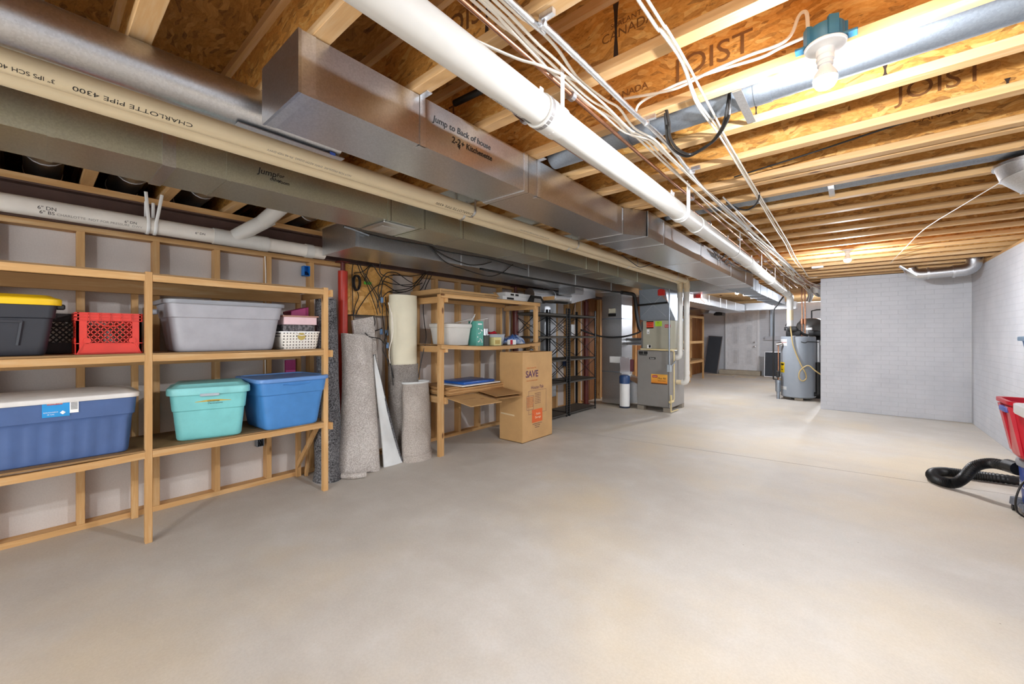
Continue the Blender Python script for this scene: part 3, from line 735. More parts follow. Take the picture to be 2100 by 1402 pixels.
for i, off in enumerate((0, 1, 2)):
    if off == 0: s = [(1310, 0), (1360, 62), (1400, 120), (1427, 200), (1455, 240), (1480, 273), (1533, 367), (1560, 410), (1593, 467), (1613, 496), (1628, 526), (1645, 549), (1658, 568), (1676, 568)]
    elif off == 1: s = [(1328, 0), (1365, 55), (1410, 132), (1440, 190), (1470, 246), (1490, 285), (1541, 372), (1570, 420), (1597, 464), (1618, 500), (1634, 532), (1648, 552), (1657, 566)]
    else: s = [(1311, 4), (1352, 60), (1398, 128), (1424, 204), (1448, 242), (1474, 276), (1526, 362), (1552, 404), (1588, 466), (1609, 498), (1624, 528), (1640, 548)]
    pts = [Zp(u, v, 2.328 - .004 * off) for u, v in s]
    pts = [pts[0] - Vector((.0, 1.5, 0))] + pts
    cable('electrical_cable', ['white cable of the stapled group right of the bundle, leftmost at the top edge', 'white cable of the stapled group right of the bundle, rightmost at the top edge', 'white cable twisted along with the stapled group right of the bundle'][i], pts, .0048, 'romex', group='stapled white cables')
cable('electrical_cable', 'thin white wire sagging from the elbow boot toward the far bulb', [Zp(2055, 372, 2.3), Zp(1980, 417, 2.30), Zp(1898, 468, 2.315), Zp(1860, 504, 2.325), Zp(1825, 540, 2.33)], .0035, 'romex', sub=5)
for i, dd in enumerate((0, .018)):
    pts = [Zp(u, v, 2.295 - dd * .4) for u, v in ((1366, 255), (1367, 269), (1369, 286), (1380, 305), (1396, 317), (1413, 320), (1437, 308), (1460, 291), (1478, 266), (1488, 240))]
    pts = [pts[0] + Vector((0, -.02, .10))] + [p + Vector((dd, -dd, 0)) for p in pts] + [pts[-1] + Vector((.02, -.02, .09))]
    cable('loose_cable', ['black cable looped below the round duct, outer loop', 'black cable looped below the round duct, inner loop'][i], pts, .007, 'blackcable', group='black loops under the round duct')
cable('loose_cable', 'black cable hanging over the thin round duct', [Zp(1557, 395, 2.33), Zp(1556, 408, 2.31), Zp(1548, 421, 2.30), Zp(1533, 430, 2.30), Zp(1515, 428, 2.31), Zp(1490, 415, 2.33)], .006, 'blackcable')
cable('loose_cable', 'dark cable stapled along the joists at the upper right', [(1.3, 2.75, 2.40), (.9, 2.74, 2.395), (.3, 2.79, 2.385), (-.2, 2.9, 2.37), (-.6, 2.98, 2.36)], .005, 'blackcable')
pts = [Yp(u, v, 1.775) for u, v in ((1657, 62), (1655, 30), (1648, 24), (1637, 35), (1622, 72), (1596, 92), (1545, 110), (1500, 128), (1450, 150), (1390, 180), (1340, 192), (1280, 202))]
cable('electrical_cable', 'white cable curving up into the near bulb box', pts, .006, 'romex')
pts = [Yp(u, v, 1.80) for u, v in ((1660, 72), (1600, 98), (1560, 118), (1480, 142), (1400, 168), (1360, 186), (1330, 200), (1310, 214), (1303, 230))]
cable('electrical_cable', 'white cable leaving the near bulb box along its joist', pts, .006, 'romex')
cable('loose_cable', 'thin black cable lying along the upper beige pipe', [(-2.14, .95, 2.33), (-2.13, 1.6, 2.325), (-2.135, 2.3, 2.328), (-2.12, 3.0, 2.322)], .004, 'blackcable')
cable('loose_cable', 'black cable drooping in front of the beige pipes near the furnace', [Xp(1275, 523, -2.12), Xp(1295, 537, -2.12), Xp(1310, 547, -2.11), Xp(1322, 546, -2.1), Xp(1345, 538, -2.05)], .005, 'blackcable')
for i in range(4):
    pts = [Zp(u, v, 2.30) for u, v in ((1462, 512), (1472, 528), (1480, 530 + 4 * i), (1490, 520 + 3 * i), (1505, 533 + 2 * i), (1540, 552), (1560, 560))]
    pts = [p + Vector((.02 * math.sin(i * 2), .05 * i, -.015 * i)) for p in pts]
    cable('loose_cable', 'black cable coiled on top of the widened duct', pts, .006, 'blackcable', group='black coil above the duct')

for i, (lab, path) in enumerate((('black cable sagging along the side of the low trunk, upper one', ((742, 476), (800, 490), (880, 504), (900, 512), (950, 522), (1000, 530), (1040, 541), (1080, 553))),
        ('black cable sagging along the side of the low trunk, middle one', ((880, 504), (905, 520), (935, 534), (965, 543), (990, 542), (1008, 537))),
        ('black cable sagging along the side of the low trunk, lower one', ((884, 506), (897, 522), (912, 536), (930, 545), (950, 551), (1000, 566), (1028, 560), (1045, 547), (1052, 542))))):
    cable('loose_cable', lab, [Xp(u, v, -3.18 + .003 * i) for u, v in path], .0055, 'blackcable')
pts = [Xp(u, v, -3.16) for u, v in ((705, 464), (722, 469), (740, 476), (756, 482))]
cable('spiral_conduit', 'short grey flexible conduit in front of the blank end of the low trunk', pts, .011, 'galv_blue', 'conduit')

# ---------------------------------------------------------------- bare bulb lamps
M['bulb'] = emit('bulb_glow', '#f4f8ff', BULB)
def lamp(lab, x, y, zt, blue=True, lit=True):
    t = thing('ceiling_lamp', lab, 'lamp', (x, y, zt), 'bare bulb lamps')
    if blue:
        g = BM(); lathe(g, [(.050, .0), (.052, .004), (.052, .052), (.048, .055)], 24, (x, y, zt))
        for a in (25, 115, 205, 295): box(g, (-.014, .044, .0), (.014, .060, .062), Matrix.Translation((x, y, zt)) @ Matrix.Rotation(R(a), 4, 'Z'))
        bevbox(g, (x - .085, y - .018, zt + .002), (x + .085, y + .018, zt + .012), .002); bevbox(g, (x - .014, y + .03, zt + .03), (x + .03, y + .066, zt + .085), .003)
        obj('junction_box', g, P('blue_box', '#2f6a86', .45), t)
    g = BM(); lathe(g, [(.0, .001), (.056, .001), (.060, -.004), (.058, -.010), (.030, -.016), (.027, -.018), (.0, -.018)], 32, (x, y, zt)); obj('porcelain_holder', g, M['white'], t)
    g = BM(); lathe(g, [(.026, -.016), (.026, -.038), (.0225, -.040), (.0225, -.046), (.026, -.048), (.0255, -.056), (.021, -.058), (.021, -.063), (.0235, -.065), (.0235, -.072), (.0, -.072)], 24, (x, y, zt)); obj('socket', g, M['white'], t)
    g = BM(); lathe(g, [(.0, -.066), (.017, -.068), (.019, -.078), (.030, -.098), (.0342, -.1085), (.035, -.118), (.0, -.118)], 20, (x, y, zt)); obj('bulb_neck', g, M['white'], t)
    g = BM(); lathe(g, [(.0, -.1182), (.0346, -.1182), (.033, -.130), (.025, -.144), (.012, -.151), (.0, -.152)], 20, (x, y, zt)); obj('bulb', g, M['bulb'], t)
    g = BM(); lathe(g, [(.004, -.0102), (.004, -.0118), (0.0, -.0118)], 8, (x - .035, y - .01, zt)); obj('screw', g, M['gold'], t)
    return t
p = Zp(1693, 97, 2.315)
lamp('bare glowing bulb in a blue box on the nearest lit joist', p.x, 1.752, 2.315)
p = Zp(1738, 512, 2.335)
lamp('bare glowing bulb in front of the brick wall corner partition', p.x, p.y, 2.338, False)
lamp('bare glowing bulb far back between the ducts', -1.80, 9.20, 2.30, False)
lamp('bare glowing bulb behind the brick partition, over the pressure tank side', -.35, 12.6, 2.338, False)
lamp('unseen bare bulb added behind the viewer for fill', -.35, -2.3, 2.338, False)  # assumed lamp, never in view, added to fill the near end
p = Zp(1680, 547, 2.33)
g = BM(); bevbox(g, (p.x - .09, p.y - .05, 2.315), (p.x + .05, p.y + .05, 2.3395), .006)
obj('smoke_alarm', g, M['white'], None, 'small white box on the ceiling joists left of the far bulb', 'alarm')
# ---------------------------------------------------------------- big wooden shelf with the storage totes
SX0, SX1 = -3.965, -3.417
L1, L2, L3 = .592, 1.205, 1.715
t = thing('storage_shelf', 'home-built three level pine shelf full of plastic totes, at the left', 'shelf', (-3.69, .5, 0))
for y, w in ((-.66, .038), (.478, .036), (1.607, .040)):
    g = BM(); bevbox(g, (-3.462, y - w / 2, 0), (SX1, y + w / 2, 1.723), .002); obj('front_post', g, M['woodz'], t)
    g = BM(); bevbox(g, (-3.995, y - .019, 0), (-3.955, y + .019, 1.70), .002); obj('rear_post', g, M['woodz'], t)
for z in (L1, L2, L3):
    for a, b in ((-.641, .46), (.496, 1.587)):
        g = BM(); n = 12; sag = {L1: .012, L2: .004, L3: 0}[z] if a < 0 else .003
        rings = []
        for i in range(n + 1):
            y = a + (b - a) * i / n; s = -sag * math.sin(PI * i / n)
            rings.append([Vector((-3.455, y, z - .052 + s)), Vector((SX1, y, z - .052 + s)), Vector((SX1, y, z - .010 + s)), Vector((-3.455, y, z - .010 + s))])
        loft(g, rings); obj('front_rail', g, M['woody'], t)
    g = BM(); box(g, (-3.952, -.66, z - .10), (-3.915, 1.60, z - .0105)); obj('rear_ledger', g, M['woody'], t)
    g = BM(); box(g, (-3.952, -.68, z - .010), (SX1 - .001, 1.625, z)); obj('deck', g, P('shelf_plywood', '#8d6c43', .7, st=(8, .6, 1), vs=3, var=.2), t)
for z in (L1, L2, L3):
    g = BM(); box(g, (-3.96, 1.628, z - .07), (-3.38, 1.648, z - .012)); obj('end_cleat', g, M['woodx'], t)
g = BM(); beam(g, (-3.90, 1.57, .12), (-3.55, 1.60, .54), .02, .04); obj('brace', g, M['woodz'], t)
g = BM(); beam(g, (-3.93, 1.66, .0), (-3.85, 1.66, .52), .02, .035); obj('brace', g, M['woodz'], t)

# ---- totes
def tote(name, lab, cat, loc, rz, w, d, h, tw, td, body, lid, lid_h=.035, group=None, rib=0, open_top=False, r=.06, shoulder=.7, lip=.018, flat_lid=True, wall=.004, lidname='lid'):
    """w,d at the foot, tw,td at the rim; y runs along the long side in the room, so w is along local y"""
    t = thing(name, lab, cat, loc, group, rz)
    def off(z):
        def f(x, y, nx, ny):
            if not rib or abs(ny) > .7 and False: return 0
            a = y if abs(nx) > .7 else x
            k = max(0, min(1, (shoulder - z / h) / .08)) * max(0, min(1, z / h / .06))
            return -rib * k * (.5 - .5 * math.cos(a * 2 * PI / .075)) if abs(nx) > .7 or abs(ny) > .7 else 0
        return f
    rings = []; zs = [0, .006, .02, .06] + [h * q for q in (.25, .4, shoulder - .09, shoulder - .045, shoulder - .01, shoulder + .01, .85, .985)]
    for z in zs:
        f = z / h; step = .006 if f > shoulder else 0
        sh = .012 if z == 0 else .004 if z < .01 else 0
        rings.append(rrect(d + (td - d) * f + 2 * step - 2 * sh, w + (tw - w) * f + 2 * step - 2 * sh, r, z, 5, off(z), side=36 if rib else 2))
    g = BM()
    if open_top:
        top = rings[-1]
        rings.append(rrect(td, tw, r, h, 5, side=2))
        rings.append(rrect(td + 2 * lip, tw + 2 * lip, r + lip, h + .001, 5, side=2)); rings.append(rrect(td + 2 * lip, tw + 2 * lip, r + lip, h - .022, 5, side=2))
        rings.append(rrect(td + 2 * lip - .006, tw + 2 * lip - .006, r + lip, h - .022, 5, side=2)); rings.append(rrect(td + 2 * lip - .006, tw + 2 * lip - .006, r + lip, h - .004, 5, side=2))
        inner = [rrect(td - .008, tw - .008, r, h - .001, 5, side=2), rrect(d - .008, w - .008, r, .012, 5, side=2)]
        loft(g, rings[:-4], cap1=False); 
        loft(g, [rrect(d - .008, w - .008, r, .012, 5, side=2), rrect(td - .01, tw - .01, r, h, 5, side=2), rrect(td + 2 * lip, tw + 2 * lip, r + lip, h + .002, 5, side=2), rrect(td + 2 * lip, tw + 2 * lip, r + lip, h - .024, 5, side=2), rrect(td - .002, tw - .002, r, h - .024, 5, side=2)], cap0=True, cap1=False)
    else:
        loft(g, rings)
    obj('body', g, body, t, local=True)
    if not open_top:
        g = BM(); a, b = td + 2 * lip, tw + 2 * lip; z = h * .985
        rr = [rrect(a, b, r + lip, z - .012, 6), rrect(a + .004, b + .004, r + lip, z - .008, 6), rrect(a + .004, b + .004, r + lip, z + lid_h * .45, 6), rrect(a - .006, b - .006, r + lip, z + lid_h * .6, 6)]
        if flat_lid: rr += [rrect(a - .05, b - .05, r, z + lid_h * .62, 6), rrect(a - .06, b - .06, r, z + lid_h * .4, 6)]
        else: rr += [rrect(a - .05, b - .05, r, z + lid_h * .7, 6), rrect(a - .09, b - .09, r, z + lid_h, 6)]
        loft(g, rr); obj(lidname, g, lid, t, local=True)
    return t
XF = -3.44
# long blue tote, white lid
w, d, h = .86, .44, .36
t = tote('storage_tote', 'long ribbed slate-blue tote with an off-white lid on the lowest shelf', 'tote', (-3.682, -.005, L1), 0, w - .06, d - .03, h, w, d, P('tote_slate', '#47608f', .45), P('lid_white', '#dddad6', .5), .03, rib=.010, shoulder=.66, r=.035, flat_lid=False)
for i in range(6):
    g = BM(); bevbox(g, (-.17, -.40 + i * .115, h + .012), (.17, -.30 + i * .115, h + .022), .006); obj('lid_panel', g, M['lid_white'] if 'lid_white' in M else M['white'], t, local=True)
lx = .5 * (d - .004) + .0085
g = BM(); box(g, (lx, .04, .265), (lx + .0015, .145, .345)); obj('label_sticker', g, P('label_blue', '#1f8fd0', .5), t, local=True)
g = BM(); box(g, (lx, .145, .280), (lx + .0016, .18, .345)); obj('barcode_sticker', g, M['white'], t, local=True)
g = BM()
for k in range(9): box(g, (lx + .0016, .149, .300 + k * .0045), (lx + .0022, .176, .3022 + k * .0045))
obj('barcode', g, M['ink'], t, local=True)
g = BM(); bevbox(g, (lx, .058, .333), (lx + .0025, .118, .349), .002); obj('red_badge', g, P('label_red', '#b02a30', .5), t, local=True)
letter('Rubbermaid', .0125, (0, 1, 0), (0, 0, 1), (lx + .0032, .088, .341), M['white'], t, local=True)
for k, s in enumerate(('ROUGHNECK', '45 GAL')): letter(s, .009, (0, 1, 0), (0, 0, 1), (lx + .0022, .073, .292 - k * .012), M['white'], t, local=True)
g = BM(); m = frame((0, 1, 1), (0, -1, 1), (lx + .002, .118, .287)); box(g, (-.008, -.008, 0), (.008, .008, .001), m); obj('label_diamond', g, M['white'], t, local=True)
# teal tote
rz = R(-14)
t = tote('storage_tote', 'turquoise tote with a hinged lid and gold sticker on the lowest shelf', 'tote', (-3.615, .845, L1), rz, .37, .29, .335, .43, .35, P('tote_teal', '#78c4c4', .4), P('lid_teal', '#86cccd', .4), .06, shoulder=.62, r=.04, lip=.022, flat_lid=False)
lx = .5 * .345
g = BM(); bevbox(g, (lx + .018, -.055, .305), (lx + .030, .055, .325), .004); obj('latch', g, P('latch_grey', '#a9b4bc', .4), t, local=True)
g = BM()
rg = [Vector((0, .085 * math.cos(a) * (1 if abs(math.cos(a)) < .8 else 1.25), .016 * math.sin(a))) for a in [2 * PI * k / 28 for k in range(28)]]
sl = Matrix.Translation((lx + .0003, .02, .262)) @ Matrix.Rotation(R(9), 4, 'Y')
loft(g, [[sl @ p for p in rg], [sl @ (p + Vector((.0015, 0, 0))) for p in rg]]); obj('gold_sticker', g, P('sticker_gold', '#c4a94e', .45), t, local=True)
letter('Christmas', .017, (0, 1, 0), (.16, 0, 1), (lx + .0035, .02, .267), M['ink'], t, shear=.2, local=True)
letter('Decorations', .017, (0, 1, 0), (.16, 0, 1), (lx + .0015, .03, .252), M['ink'], t, shear=.2, local=True)
# blue tote
t = tote('storage_tote', 'bright blue smooth tote with a blue lid, right end of the lowest shelf', 'tote', (-3.60, 1.335, L1), R(3), .40, .40, .385, .51, .47, P('tote_blue', '#4683c2', .38), P('lid_blue', '#6590ca', .4), .03, r=.05, lip=.02)
g = BM(); tube(g, [(.243, -.10, .345), (.240, 0, .335), (.243, .10, .345)], .004, 8); obj('grip_line', g, M['tote_blue'], t, local=True)
# black tote with yellow lid
t = tote('storage_tote', 'black tote with a bright yellow lid at the left end of the middle shelf', 'tote', (-3.605, -.21, L2), 0, .52, .24, .30, .60, .28, P('tote_black', '#2d2f36', .42), P('lid_yellow', '#f0c419', .4), .045, r=.04, lip=.02, flat_lid=False)
g = BM(); bevbox(g, (.05, .298, .262), (.11, .335, .292), .006); obj('latch', g, M['black'], t, local=True)
g = BM()
for y0, y1 in ((.055, .045), (.16, .175)): beam(g, (.126, y0, .06), (.138, y1, .19), .012, .012)
beam(g, (.138, .045, .19), (.138, .175, .19), .012, .012); obj('moulded_rib', g, M['tote_black'], t, local=True)
# big grey tote
t = tote('storage_tote', 'large light grey tote with a grey lid on the middle shelf', 'tote', (-3.645, .925, L2), 0, .60, .36, .345, .70, .44, P('tote_grey', '#a3a2a8', .4), P('lid_grey', '#8d8f95', .4), .03, r=.06, lip=.02, shoulder=.68)
for y in (-.395, .395):
    g = BM(); bevbox(g, (-.06, y - .02, .255), (.06, y + .02, .29), .008); obj('handle', g, M['lid_grey'], t, local=True)

# ---- milk crates
def crate(name, lab, loc, mat, s=.30, h=.25):
    t = thing(name, lab, 'crate', loc, 'milk crates')
    a = s / 2; th = .006
    g = BM()
    for i in (-1, 1):
        for j in (-1, 1): bevbox(g, (i * a - .014 * (i > 0), j * a - .014 * (j > 0), 0), (i * a + .014 * (i < 0), j * a + .014 * (j < 0), h), .002)
    box(g, (-a, -a, 0), (a, a, .008)); obj('frame', g, mat, t, local=True)
    for q in range(4):
        m = Matrix.Rotation(R(90 * q), 4, 'Z'); g = BM()
        def bx(y0, y1, z0, z1, o=0, tt=th): box(g, (a - tt + o, y0, z0), (a + o, y1, z1), m)
        bx(-a, a, 0, .065); bx(-a, a, h - .045, h, 0, .004)
        for z in (h - .05, h - .030, h - .012, .064, 0.002): box(g, (a - .008, -a, z), (a + .006, a, z + .004), m)
        for y in (-a, -.094, -.047, .0, .047, .094, a - .004): box(g, (a - .006, y, h - .045), (a + .006, y + .004, h), m)
        for y0, y1 in ((-a, -.098), (.098, a)): bx(y0, y1, .065, h - .045)
        k = .028
        for s_ in (-1, 1):
            for n in range(-8, 9):
                c = n * k
                p0 = Vector((a - .003, c - .058, .066)); p1 = Vector((a - .003, c + .058, h - .05))
                if s_ < 0: p0.y, p1.y = -p0.y, -p1.y
                ps = []
                lo, hi = -.098, .098
                d = p1 - p0; t0, t1 = 0, 1
                if abs(d.y) > 1e-6:
                    ta, tb = (lo - p0.y) / d.y, (hi - p0.y) / d.y
                    t0, t1 = max(0, min(ta, tb)), min(1, max(ta, tb))
                if t1 - t0 > .06: beam(g, m @ (p0 + d * t0), m @ (p0 + d * t1), .005, .004, m.to_3x3() @ Vector((1, 0, 0)))
        for y in (-.098, .098):
            tube(g, [m @ Vector((a - .004, y, .082)), m @ Vector((a + .006, y, .082))], .017, 14)
        pth = [(-.055, h - .052), (-.055, h - .060), (-.025, h - .080), (.025, h - .080), (.055, h - .060), (.055, h - .052)]
        tube(g, [m @ Vector((a + .001, y, z)) for y, z in pth], .004, 6)
        for s_ in (-1, 1): beam(g, m @ Vector((a + .002, s_ * .138, .004)), m @ Vector((a + .002, s_ * .115, .064)), .004, .006)
        obj('side_panel', g, mat, t, local=True)
    return t
crate('milk_crate', 'red plastic milk crate on the middle shelf against the post', (-3.61, .308, L2), P('crate_red', '#d3382b', .42), .285)
crate('milk_crate', 'dark brown milk crate tucked behind the yellow-lidded tote', (-3.868, .10, L2), P('crate_brown', '#2b1a17', .5), .18)

# ---- baskets at the right end of the middle shelf
q = N('perforated_white'); sx = q.n('SeparateXYZ'); q.l(q.tc.outputs['Object'], sx.inputs[0])
def frac(sock, k):
    a = q.n('Math', operation='MULTIPLY'); a.inputs[1].default_value = k; q.l(sock, a.inputs[0])
    b = q.n('Math', operation='FRACT'); q.l(a.outputs[0], b.inputs[0]); c = q.n('Math', operation='SUBTRACT'); c.inputs[1].default_value = .5; q.l(b.outputs[0], c.inputs[0])
    d = q.n('Math', operation='POWER'); d.inputs[1].default_value = 2; q.l(c.outputs[0], d.inputs[0]); return d.outputs[0]
s1 = q.n('Math', operation='ADD'); q.l(frac(sx.outputs['Y'], 42), s1.inputs[0]); q.l(frac(sx.outputs['Z'], 42), s1.inputs[1])
lt = q.n('Math', operation='LESS_THAN'); lt.inputs[1].default_value = .045; q.l(s1.outputs[0], lt.inputs[0])
tr = q.n('BsdfTransparent'); mx = q.n('MixShader'); q.l(lt.outputs[0], mx.inputs[0]); q.l(q.b.outputs[0], mx.inputs[1]); q.l(tr.outputs[0], mx.inputs[2]); q.l(mx.outputs[0], q.out.inputs[0])
M['perf'] = q.set(Base_Color=lin('#e9e4da'), Roughness=.4)
t = thing('plastic_basket', 'white perforated plastic basket at the right end of the middle shelf', 'basket', (-3.60, 1.43, L2))
g = BM(); loft(g, [rrect(.22, .26, .03, .0, 4), rrect(.23, .28, .03, .02, 4), rrect(.25, .31, .03, .138, 4)], cap1=False); obj('basket_wall', g, M['perf'], t, local=True)
g = BM(); loft(g, [rrect(.25, .31, .03, .135, 4), rrect(.262, .322, .035, .135, 4), rrect(.262, .322, .035, .146, 4), rrect(.25, .31, .03, .146, 4)], False, False); obj('rim', g, M['white'], t, local=True)
g = BM(); tube(g, [(.131, -.06, .140), (.134, -.03, .118), (.135, 0, .112), (.134, .03, .118), (.131, .06, .140)], .004, 8); obj('handle', g, M['white'], t, local=True)
g = BM(); lathe(g, [(0, .1275), (.03, .1275), (.03, .129), (0, .129)], 20, (0, 0, .105), 'x'); obj('gold_seal', g, P('seal_gold', '#b8a052', .5), t, local=True)
t = thing('gift_box', 'dark patterned box lying in the white basket', 'box', (-3.60, 1.42, L2 + .10))
q = N('dark_pattern'); v = q.map((1, 1, 1)); q.bump(q.noise(v, 60), .4, .004); M['pattern'] = q.set(Base_Color=q.ramp(q.noise(v, 45, 3), [(.42, lin('#2b2729')), (.6, lin('#6d676a'))]), Roughness=.5)
g = BM(); bevbox(g, (-.10, -.125, .0), (.108, .125, .10), .003); obj('box_body', g, M['pattern'], t, local=True)
t = thing('shoe_box', 'pale pink cardboard box with a brown lid on top of the dark patterned box', 'box', (-3.60, 1.42, L2 + .2012))
g = BM(); bevbox(g, (-.10, -.12, 0), (.112, .14, .062), .002); obj('box_body', g, P('pale_pink', '#e3c3c8', .6), t, local=True)
g = BM(); bevbox(g, (-.106, -.13, .0625), (.12, .155, .075), .002); obj('lid', g, P('box_lid', '#a57b6a', .6), t, local=True)
g = BM(); bevbox(g, (-3.915, 1.45, L2 + .001), (-3.735, 1.60, L2 + .325), .004)
for v in g.verts:
    if v.co.z > L2 + .2: v.co.z += (v.co.y - 1.45) * .28
obj('magenta_bin', g, P('magenta', '#a8336e', .5), None, 'magenta open box standing behind the pink box on the shelf', 'box')
g = BM(); bevbox(g, (-3.93, 1.47, L1), (-3.90, 1.555, L2 - .11), .002)
obj('magenta_board', g, M['magenta'], None, 'narrow magenta board standing behind the bright blue tote', 'board')

# ---- boxes on the studs
def jbox(lab, y, z, mat, w=.055, h=.095):
    t = thing('junction_box', lab, 'electrical box', (-4.0, y, z), 'electrical boxes on the studs')
    g = BM(); th = .004; d0, d1 = -.06, .004
    box(g, (d0, -w / 2, -h / 2), (d0 + th, w / 2, h / 2)); box(g, (d0, -w / 2, -h / 2), (d1, -w / 2 + th, h / 2)); box(g, (d0, w / 2 - th, -h / 2), (d1, w / 2, h / 2)); box(g, (d0, -w / 2, -h / 2), (d1, w / 2, -h / 2 + th)); box(g, (d0, -w / 2, h / 2 - th), (d1, w / 2, h / 2)); obj('box_shell', g, mat, t, local=True)
    g = BM()
    for k in range(3): tube(g, [(d0 + .01, -.015 + .013 * k, 0), (-.01, -.012 + .012 * k, -.02 - .008 * (k % 2)), (0.0, -.014 + .014 * k, -.045)], .0035, 6)
    obj('wire_end', g, M['blackcable'], t, local=True); return t
jbox('bright blue plastic electrical box on the stud left of the red column', 1.697, 1.935, P('bright_blue', '#1f7fd6', .4))
jbox('grey electrical box low on the stud beneath the bright blue tote', 1.30, .385, M['galv_blue'])
cable('electrical_cable', 'white cable stapled down the stud above the grey electrical box', [(-4.0, 1.335, 2.02), (-3.996, 1.340, 1.8), (-3.996, 1.335, 1.2), (-3.996, 1.338, .7), (-4.0, 1.315, .5), (-4.02, 1.305, .43)], .005, 'romex')
# ---------------------------------------------------------------- steel columns
def column(lab, y, mat, x=-3.935, ztop=1.965, neck=True):
    t = thing('steel_column', lab, 'column', (x, y, 0))
    g = BM(); tube(g, [(x, y, .008), (x, y, ztop)], .046, 24); obj('shaft', g, M[mat], t)
    g = BM(); box(g, (x - .06, y - .06, 0), (x + .06, y + .06, .009)); obj('base_plate', g, M[mat], t)
    g = BM(); tube(g, [(x, y, ztop), (x, y, 2.05)], .022, 14); box(g, (x - .06, y - .05, 2.05), (x + .05, y + .05, 2.061)); obj('screw_jack', g, M['maroon'], t)
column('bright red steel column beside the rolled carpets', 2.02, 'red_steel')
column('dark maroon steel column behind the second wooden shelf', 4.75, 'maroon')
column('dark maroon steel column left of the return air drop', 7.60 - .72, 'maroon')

# ---------------------------------------------------------------- carpets
M['carpet_grey'] = carpet('carpet_light_grey', '#a59b93', '#e2dcd6', 95)
M['carpet_tan'] = carpet('carpet_taupe', '#a2978d', '#cfc6bd', 100)
M['carpet_dark'] = carpet('carpet_charcoal', '#2c2c2e', '#8c8b8d', 75)
M['backing'] = plain('carpet_backing', '#dcdedd', .8, var=.05, bump=.2, bs=90)
M['cream'] = plain('cream_backing', '#e3dcc3', .8, var=.06, vs=4, bump=.15, bs=70)
def rings_roll(levels, n=28, wob=.05, sd=0):
    """levels = [(x, y, z, rx, ry)]"""
    out = []
    for i, (x, y, z, rx, ry) in enumerate(levels):
        out.append([Vector((x + rx * math.cos(a) * (1 + wob * math.sin(3 * a + i * .8 + sd)), y + ry * math.sin(a) * (1 + wob * math.sin(2 * a + i + sd)), z)) for a in [2 * PI * k / n for k in range(n)]])
    return out
def interp(keys, n):
    out = []
    for i in range(n):
        z = keys[0][2] + (keys[-1][2] - keys[0][2]) * i / (n - 1)
        for a, b in zip(keys, keys[1:]):
            if z <= b[2] + 1e-9:
                f = (z - a[2]) / (b[2] - a[2]); f = f * f * (3 - 2 * f)
                out.append(tuple(p + (q - p) * f for p, q in zip(a[:2], b[:2])) + (z,) + tuple(p + (q - p) * f for p, q in zip(a[3:], b[3:]))); break
    return out
g = BM(); loft(g, rings_roll(interp([(-3.69, 1.745, 0, .13, .115), (-3.69, 1.745, .10, .115, .10), (-3.70, 1.75, .40, .125, .112), (-3.74, 1.775, .9, .10, .095), (-3.80, 1.785, 1.66, .085, .095)], 16), wob=.03), True, False)
t = obj('carpet_roll', g, M['carpet_dark'], None, 'tall dark charcoal carpet roll leaning between the shelf end and the red column', 'carpet')
at = WLOC[t.name]
g = BM(); pts = []
for k in range(70):
    a = k * .32; r = .006 + .0035 * k * .32; pts.append(Vector((-3.80 + r * math.cos(a), 1.785 + r * math.sin(a), 1.655 + .004 * math.sin(a))))
tube(g, [p for p in pts], .007, 6); obj('rolled_edge', g, M['carpet_dark'], t)
def sheet(name, lab, mat, rows, th, cat='carpet', group=None, edge=None):
    """rows = [[points across]...] from the bottom up; made solid with thickness th toward the wall"""
    g = BM(); F = [[g.verts.new(p) for p in r] for r in rows]; B = [[g.verts.new(Vector(p) + Vector((-th, 0, 0))) for p in r] for r in rows]
    m, n = len(rows), len(rows[0])
    for i in range(m - 1):
        for j in range(n - 1):
            g.faces.new((F[i][j], F[i][j + 1], F[i + 1][j + 1], F[i + 1][j])); g.faces.new((B[i][j], B[i + 1][j], B[i + 1][j + 1], B[i][j + 1]))
    for i in range(m - 1):
        g.faces.new((F[i][0], F[i + 1][0], B[i + 1][0], B[i][0])); g.faces.new((F[i][-1], B[i][-1], B[i + 1][-1], F[i + 1][-1]))
    for j in range(n - 1):
        g.faces.new((F[0][j], B[0][j], B[0][j + 1], F[0][j + 1])); g.faces.new((F[-1][j], F[-1][j + 1], B[-1][j + 1], B[-1][j]))
    return obj(name, g, mat, None, lab, cat, group, sharp=60)
rows = []
for i in range(15):
    f = i / 14; z = 1.34 * f
    yl = 1.825 + .145 * (1 - (1 - f) ** 2); yr = 2.215 + .085 * f + .02 * math.sin(f * 5)
    xb = -3.54 - .25 * f ** .8
    row = []
    for j in range(13):
        e = j / 12; bulge = .03 * math.sin(PI * e) + .018 * math.sin(e * 9 + f * 4) * (1 - .4 * f)
        curl = -.035 * (max(0, (e - .86) / .14)) ** 2 - .03 * max(0, (.1 - e) / .1) ** 2
        row.append(Vector((xb + bulge + curl - .10 * (1 - e) * (1 - f) * .9, yl + (yr - yl) * e, max(.002, z - .035 * e * f + .012 * math.sin(e * 12) * (f == 0)))))
    rows.append(row)
s = sheet('carpet_remnant', 'light grey folded carpet remnant propped in front of the red column', M['carpet_grey'], rows, .05)
g = BM(); tube(g, spline([(-3.60, 1.84, .028), (-3.50, 1.90, .030), (-3.46, 2.0, .028)], 6), .026, 10, flat=1); obj('folded_edge', g, M['carpet_grey'], s)
rows = []
for i in range(9):
    f = i / 8; z = .45 + 1.02 * f; rows.append([Vector((-3.80 - .09 * f + .012 * math.sin(e * 7 + f * 3), 2.10 + .05 * (1 - f) + .235 * e, z + .05 * e * f)) for e in [j / 7 for j in range(8)]])
